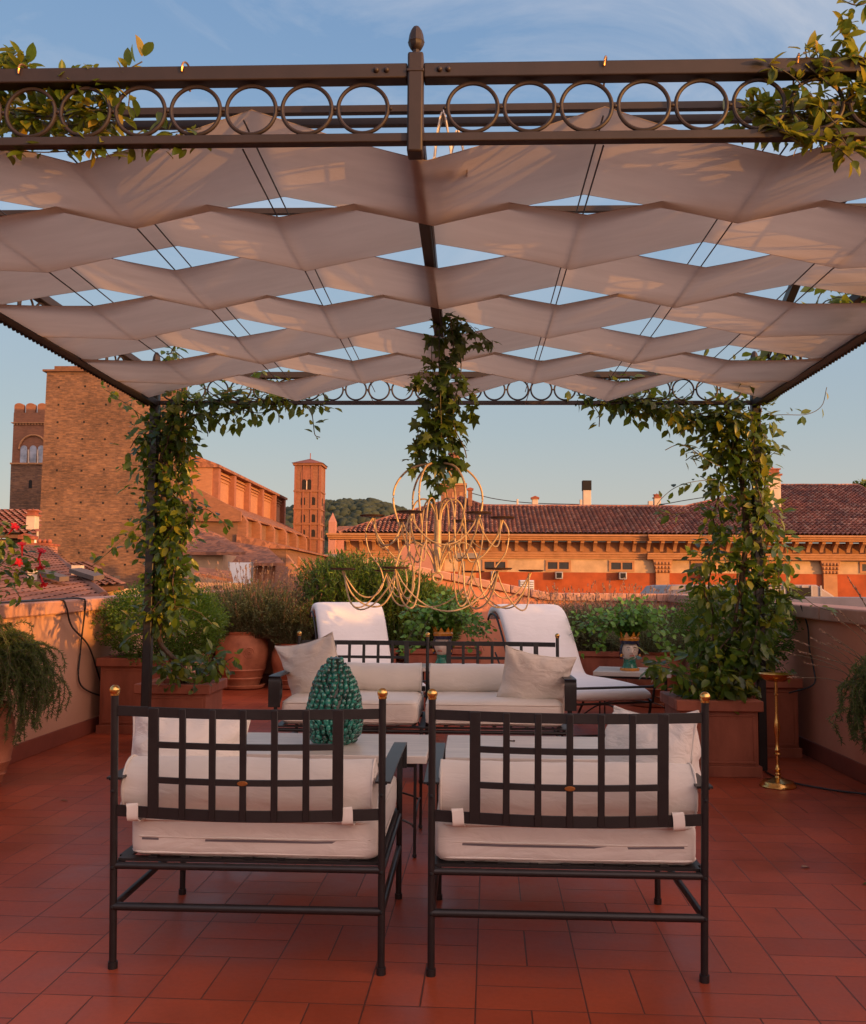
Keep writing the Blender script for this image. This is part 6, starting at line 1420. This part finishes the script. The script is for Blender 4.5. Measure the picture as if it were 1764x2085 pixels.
x0_, x1_, _, _, z0_, z1_ = bx3(397,475,1186,1215,62.1,.1); MB().box(x0_,x1_,62.1,65,BZ,z1_).build('wall', HOUSEW, lh)
x0_, x1_, _, _, z0_, z1_ = bx3(466,514,1145,1178,70,.1)
bb = empty('white_panel', ((x0_+x1_)/2,70,z0_), 0, 'white panel screen standing among the low roofs behind the lavender', 'screen'); MB().box(x0_,x1_,70,70.12,z0_-.4,z1_).build('sheet', WHITEP, bb)
q = MB()
for x in (x0_,x1_,x0_+1.7): q.box(x-.05,x+.05,69.93,69.99,z0_-2,z1_+.05)
q.build('post', GREYM, bb)
# ------------------------------------------------------------------ the big blank brick tower
bt = empty('brick_block_tower', (*P(220,1000,110)[:2], BZ), 0, 'massive blank brick wall block with rows of small holes', 'tower')
x0, x1 = P(84,1000,110)[0], P(352,1000,110)[0]; zt = P(200,757,110)[2]
q = MB(); q.hexa([(x0-.25,110,BZ),(x1+.05,110,BZ),(x1+.05,114.6,BZ),(x0-.25,114.6,BZ),(x0+.1,110,zt),(x1,110,zt),(x1,114.6,zt),(x0+.1,114.6,zt)]); 
for i, vv in enumerate((787,823,860,893,926,957,992,1024,1057,1090,1124,1150)):
    for j, uu in enumerate((120,172,219,268,316)):
        p = P(uu-1.3*i*.8+2*math.sin(i*3+j), vv+1.5*math.cos(i+j*2), 110); q.box(p[0]-.11,p[0]+.11,109.97,109.999,p[2]-.13,p[2]+.10,1)
q.build('wall', [BRICK, DARK], bt)
MB().box(x0-.3,x1+.3,109.7,114.9,zt+.01,zt+.25).build('eave', SOFFIT, bt)
MB().box(x0+.9,x1+.3,110.2,114.9,zt+.251,zt+.75).build('roof', SOFFIT, bt)
MB().tube([(P(165,750,110)[0],112,zt+.7),(P(165,750,110)[0],112,zt+1.7)], .04, 5).build('lightning_rod', GREYM, bt)
# ------------------------------------------------------------------ crenellated tower at far left
ct = empty('crenellated_tower', (*P(60,1000,128)[:2], BZ), 0, 'brick tower with rounded battlements and twin arched windows at the far left', 'tower')
x0, x1 = P(23,1040,128)[0], P(110,1040,128)[0]; x0t = P(27,865,128)[0]; zp = P(60,862,128)[2]; zw0, zw1 = P(60,944,128)[2], P(60,900,128)[2]
q = MB(); q.hexa([(x0,128,BZ),(x1,128,BZ),(x1,136,BZ),(x0,136,BZ),(x0t-.1,128,zw0),(x1,128,zw0),(x1,136,zw0),(x0t-.1,136,zw0)]); q.build('wall', BRICK, ct)
MB().box(x0t,x1,128.05,136,zw0+.01,zp).build('belfry_wall', BRICKR, ct)
q = MB(); q.box(x0t-.15,x1+.1,127.8,136.2,zw0-.12,zw0+.12); q.box(x0t-.2,x1+.1,127.75,136.2,zp,zp+.12)
for k in range(12): q.box(x0t+.1+.42*k,x0t+.3+.42*k,127.85,128,zp-.22,zp-.01)
q.build('string_courses', STONEC, ct)
zb = P(60,840,128)[2]; MB().box(x0t,x1,128,136,zp+.121,zb).build('parapet', BRICKR, ct)
mw = 1.25
for k in range(4):
    for (Y0, Y1) in ((128,128.7),(135.3,136)):
        xx = x0t+.05+k*1.62+(.5 if Y0 > 130 else 0); pts = [(xx,Y0,zb)]+[(xx+mw/2-mw/2*math.cos(math.pi*j/8), Y0, zb+.95+.38*math.sin(math.pi*j/8)) for j in range(9)]+[(xx+mw,Y0,zb)]
        MB().prism(pts, (0,Y1-Y0,0)).build('merlon', BRICKR, ct)
for (uc) in (48.5,67.5,84):
    arch_win(ct, P(uc,920,128)[0], 127.95, zw0+.05, P(uc,907,128)[2], .92, GLASS if False else mat('sky_through_opening', (.30,.34,.42), .5, 0, .4, .8), 'window')
MB().tube([(P(58,944,127.8)[0],127.8,zw0),(P(58,915,127.8)[0],127.8,zw0+1.9)], .1, 8).build('colonnette', CHIMW, ct); MB().tube([(P(76.5,944,127.8)[0],127.8,zw0),(P(76.5,915,127.8)[0],127.8,zw0+1.9)], .1, 8).build('colonnette', CHIMW, ct)
xa = P(66,920,127.8)[0]; MB().tube([(xa+1.95*math.cos(math.pi*j/16),127.93,zw0+2.0+1.95*math.sin(math.pi*j/16)) for j in range(17)], .14, 6).build('arch', STONEC, ct)
arch_win(ct, P(62,985,128)[0], 127.95, P(62,994,128)[2], P(62,977,128)[2], .45, DARK, 'slit_window')
# ------------------------------------------------------------------ houses at the left
hl = empty('tiled_house', (*P(20,1080,38)[:2], BZ), 0, 'house with a dark tiled roof and pale chimney at the far left edge', 'building')
ex, ez = P(74,1086,36)[0], P(40,1088,36)[2]
zr_ = P(30,1041,42)[2]; an = math.atan2(zr_-ez, 6)
tile_roof('roof', (0,36,ez), (1,0,0), (0,math.cos(an),math.sin(an)), [[(-26,0),(ex,0),(P(77,1041,42)[0],6/math.cos(an)),(-26,6/math.cos(an))]], hl, TILES, .28, .42, .08)
xw = P(77,1041,42)[0]
MB().hexa([(-26,36.5,BZ),(ex-.15,36.5,BZ),(xw,42,BZ),(-26,42,BZ),(-26,36.5,ez-.15),(ex-.15,36.5,ez-.15),(xw,42,ez-.15),(-26,42,ez-.15)]).build('wall', HOUSEW, hl)
x0, x1 = P(40,1100,36.4)[0], P(73,1100,36.4)[0]; MB().box(P(18,1100,36.4)[0],P(38,1100,36.4)[0],36.4,36.48,P(20,1125,36.4)[2],P(20,1095,36.4)[2]).build('window', DARK, hl)
MB().box(x1-.35,x1-.02,36.2,36.49,P(60,1110,36.2)[2],P(60,1096,36.2)[2]).build('box_unit', WHITEP, hl)
chimney('pale chimney with a clay cowl on the dark tiled roof at the far left',52,72,1050,1076,36.6,CHIMW,'step', group='chimneys on the left roofs')
chimney('sunlit ochre chimney block below the dark roof at the left',42,62,1098,1130,30,OCHRE,'tile', group='chimneys on the left roofs')
gw = empty('chimney_wall', (*P(78,1140,26)[:2], P(78,1180,26)[2]), 0, 'narrow pink chimney wall with clay top behind the red flowers', 'chimney')
x0, x1 = P(62,1140,26)[0], P(91,1140,26)[0]; z1 = P(70,1110,26)[2]; MB().box(x0,x1,26,26.8,-1.5,z1).build('shaft', PINKW, gw); q = MB(); q.box(x0-.03,x1+.05,25.95,26.85,z1+.001,z1+.06)
for k in range(3): q.ball((x0+.1+.14*k,26.3,z1+.12),.07,8)
q.build('cap', TERRAD, gw)
# big near roof sloping down to the right
def plane_roof(name, label, A_, B2, C2, D2, mt, cat='roof', extra=None, group=None, pitch=.22, row=.36, amp=.05):
    """A left eave, B right eave, C right top, D left top (world points, roughly planar)"""
    A_, B2, C2, D2 = map(vec, (A_, B2, C2, D2)); xd = (B2-A_).normalized(); nn = xd.cross(D2-A_).normalized(); ud_ = nn.cross(xd).normalized()
    if ud_.dot(D2-A_) < 0: ud_ = -ud_
    loc = lambda p: ((p-A_).dot(xd), (p-A_).dot(ud_))
    r_ = empty(name, tuple(A_-Vector((0,0,4))), 0, label, cat, group)
    tile_roof('roof', tuple(A_), tuple(xd), tuple(ud_), [[loc(A_), loc(B2), loc(C2), loc(D2)]], r_, mt, pitch, row, amp, 5)
    return r_, A_, xd, ud_, loc
n1, A_, xd, ud_, loc = plane_roof('near_house', 'near house with a broad sunlit orange tiled roof and skylights beyond the left wall', P(-420,1345,9), P(212,1214,15.5), P(92,1118,26), P(-260,1092,26), TILESL, 'building', pitch=.16, row=.3, amp=.02)
B2 = vec(P(212,1214,15.5)); C2 = vec(P(92,1118,26)); ridge(n1, [B2, C2], TILESD, .09); D2 = vec(P(-260,1092,26)); ridge(n1, [C2, D2], TILESD, .09)
MB().hexa([(-14,6,-14),(B2.x-.2,15.6,-14),(C2.x,27,-14),(-14,27,-14),(-14,6,-.3),(B2.x-.2,15.6,-.3),(C2.x,27,-.3),(-14,27,-.3)]).build('wall', HOUSEW, n1)
nrm = xd.cross(ud_); nrm = nrm if nrm.z > 0 else -nrm
def on_roof(u, v):
    r_ = Vector(CAMM @ np.array([(u-CU)/FOC, -(v-CV)/FOC, -1.0])); o = Vector((0,0,EYE)); t = (A_-o).dot(nrm)/r_.dot(nrm); return o+r_*t
for (qq, lb) in (([(85,1177),(140,1194),(120,1196),(60,1178)],0),([(165,1175),(212,1190),(190,1194),(140,1177)],1)):
    pts = [on_roof(u, v)+nrm*.10 for u, v in qq]; MB().prism(pts, tuple(nrm*.08)).build('skylight', mat('skylight_frame', (.13,.09,.07), .7, 0), n1)
for (u, v) in ((158,1172),(70,1182)): p = on_roof(u, v); MB().box(p.x-.09,p.x+.09,p.y-.09,p.y+.09,p.z-.1,p.z+.2).build('vent_pipe', CHIMW, n1)
n2, A2, xd2, ud2, loc2 = plane_roof('middle_house', 'middle house with a dark brown tiled roof behind the orange roof', P(140,1196,27), P(252,1191,27), P(178,1150,33), P(95,1150,33), TILESD, 'building')
MB().box(P(140,1196,27.4)[0],P(248,1196,27.4)[0],27.4,33,-14,P(140,1198,27)[2]).build('wall', CREAMW, n2)
arch_win(n2, P(206,1205,27.35)[0], 27.33, P(206,1215,27.3)[2], P(206,1204,27.3)[2], .45)
MB().box(P(218,1180,29)[0],P(232,1180,29)[0],29,29.5,P(218,1190,29)[2],P(218,1172,29)[2]).build('skylight', mat('dark_frame', (.05,.05,.055), .5), n2)
# ------------------------------------------------------------------ small church and wooded hill
sc_h = empty('distant_church', (*P(715,1080,420)[:2], BZ), 0, 'small distant pink church with a pointed belfry before the wooded hill', 'church')
def sb(u0, u1, v0, v1, Y, d, m, nm): x0_, x1_, _, _, z0_, z1_ = bx3(u0,u1,v0,v1,Y,d); return MB().box(x0_,x1_,Y,Y+d,BZ,z1_).build(nm, m, sc_h)
sb(668,682,1062,1150,420,4,PINKW,'tower'); x0_, x1_, _, _, z0_, z1_ = bx3(668,682,1062,1150,420,4)
MB().add([(x0_,420,z1_),(x1_,420,z1_),(x1_,424,z1_),(x0_,424,z1_),((x0_+x1_)/2,422,P(675,1043,420)[2])], [(0,1,4),(1,2,4),(2,3,4),(3,0,4)]).build('spire', PINKW, sc_h)
sb(682,790,1084,1150,425,10,PINKW,'nave'); a, b_, c, d_ = P(668,1088,423), P(800,1088,423), P(800,1074,433), P(690,1074,433); MB().prism([a,b_,c,d_], (0,0,.6)).build('roof', ROOFN, sc_h)
sb(660,800,1128,1160,380,10,mat('far_grey_wall', (.16,.17,.18), .9), 'lower_wing')  # lower wing in a plain dark grey
prof = [(380,1075),(480,1060),(560,1052),(600,1042),(640,1030),(665,1026),(690,1028),(705,1024),(735,1026),(765,1023),(785,1030),(810,1037),(850,1050),(930,1075),(1060,1090),(1300,1100),(1800,1105)]
HD = 1500.0; nXh = 120; vs = []; fs = []; us = np.linspace(380,1800,nXh+1); vsn = np.interp(us, [p[0] for p in prof], [p[1] for p in prof])
for i in range(nXh+1):
    t = P(us[i], vsn[i]+4, HD)
    for j in range(9):
        k = j/8; vs.append((t[0], HD-420*(1-k), BZ+(t[2]-BZ)*math.sin(k*math.pi/2)**.9))
    vs.append((t[0], HD+300, BZ))
for i in range(nXh):
    for j in range(9): fs.append((i*10+j, (i+1)*10+j, (i+1)*10+j+1, i*10+j+1))
q = MB(); q.add(vs, fs); FOR = mat('far_wood', (.022,.036,.022), .95, 0, .35, .03, 0, c2=(.045,.06,.03)); o = q.build('hills', FOR, angle=80); tag(o, kind='structure')
ico = bmesh.new(); bmesh.ops.create_icosphere(ico, subdivisions=2, radius=1); iv_ = [tuple(v.co*(1+.25*noise.noise(v.co*2))) for v in ico.verts]; if_ = [tuple(v.index for v in f_.verts) for f_ in ico.faces]; ico.free()
m = 1500; uu = 400+560*rng.random(m); kk = rng.random(m)**.6; T_ = []
for a, k in zip(uu, kk):
    t = P(a, np.interp(a, [p[0] for p in prof], [p[1] for p in prof])+4, HD); T_.append((t[0], HD-420*(1-k), BZ+(t[2]-BZ)*math.sin(k*math.pi/2)**.9))
T_ = np.array(T_); s_ = SC(); S_ = 4+5*rng.random(m); s_.add(iv_, if_, basis(unit(m), unit(m)), T_, S_); o = s_.build('forest', FOR); tag(o, 'dark wooded hill on the horizon beside the slim bell tower', 'wood', kind='stuff')
# tree at the far right edge of the roof
tr_ = empty('tree', (*P(1758,1000,95)[:2], BZ), 0, 'tree top showing past the right end of the palazzo roof', 'tree')
c = P(1768,1012,95); MB().tube([(c[0],95,BZ),(c[0]+.2,95,c[2])], .3, 8, scale=[1,.4]).build('trunk', STEM, tr_)
m = 1400; d = unit(m); s_ = SC(); s_.add(SMALL_V, SMALL_F, basis(unit(m), unit(m)), np.array(c)+d*(rng.random(m)**.4)[:,None]*np.array([2.0,1.6,1.7]), np.full(m,.5)); s_.build('crown', IVYM, tr_)
# more roofs of the town beyond the parapet, low and far, so that no gap shows
for (x0, x1, y0, y1, h_, lb) in ((-30,-12,44,56,-1.5,'low tiled block left of the palazzo'),(3,40,18,27,-1.2,'flat grey roofed block beyond the right wall')):
    b_ = empty('town_house', ((x0+x1)/2,(y0+y1)/2,BZ), 0, lb, 'building'); MB().box(x0,x1,y0,y1,BZ,h_).build('wall', HOUSEW, b_)
    MB().prism([(x0-.3,y0-.3,h_),(x0-.3,(y0+y1)/2,h_+1.2 if x0 < 0 else h_+.2),(x0-.3,y1+.3,h_)], (x1-x0+.6,0,0)).build('roof', ROOFN, b_)
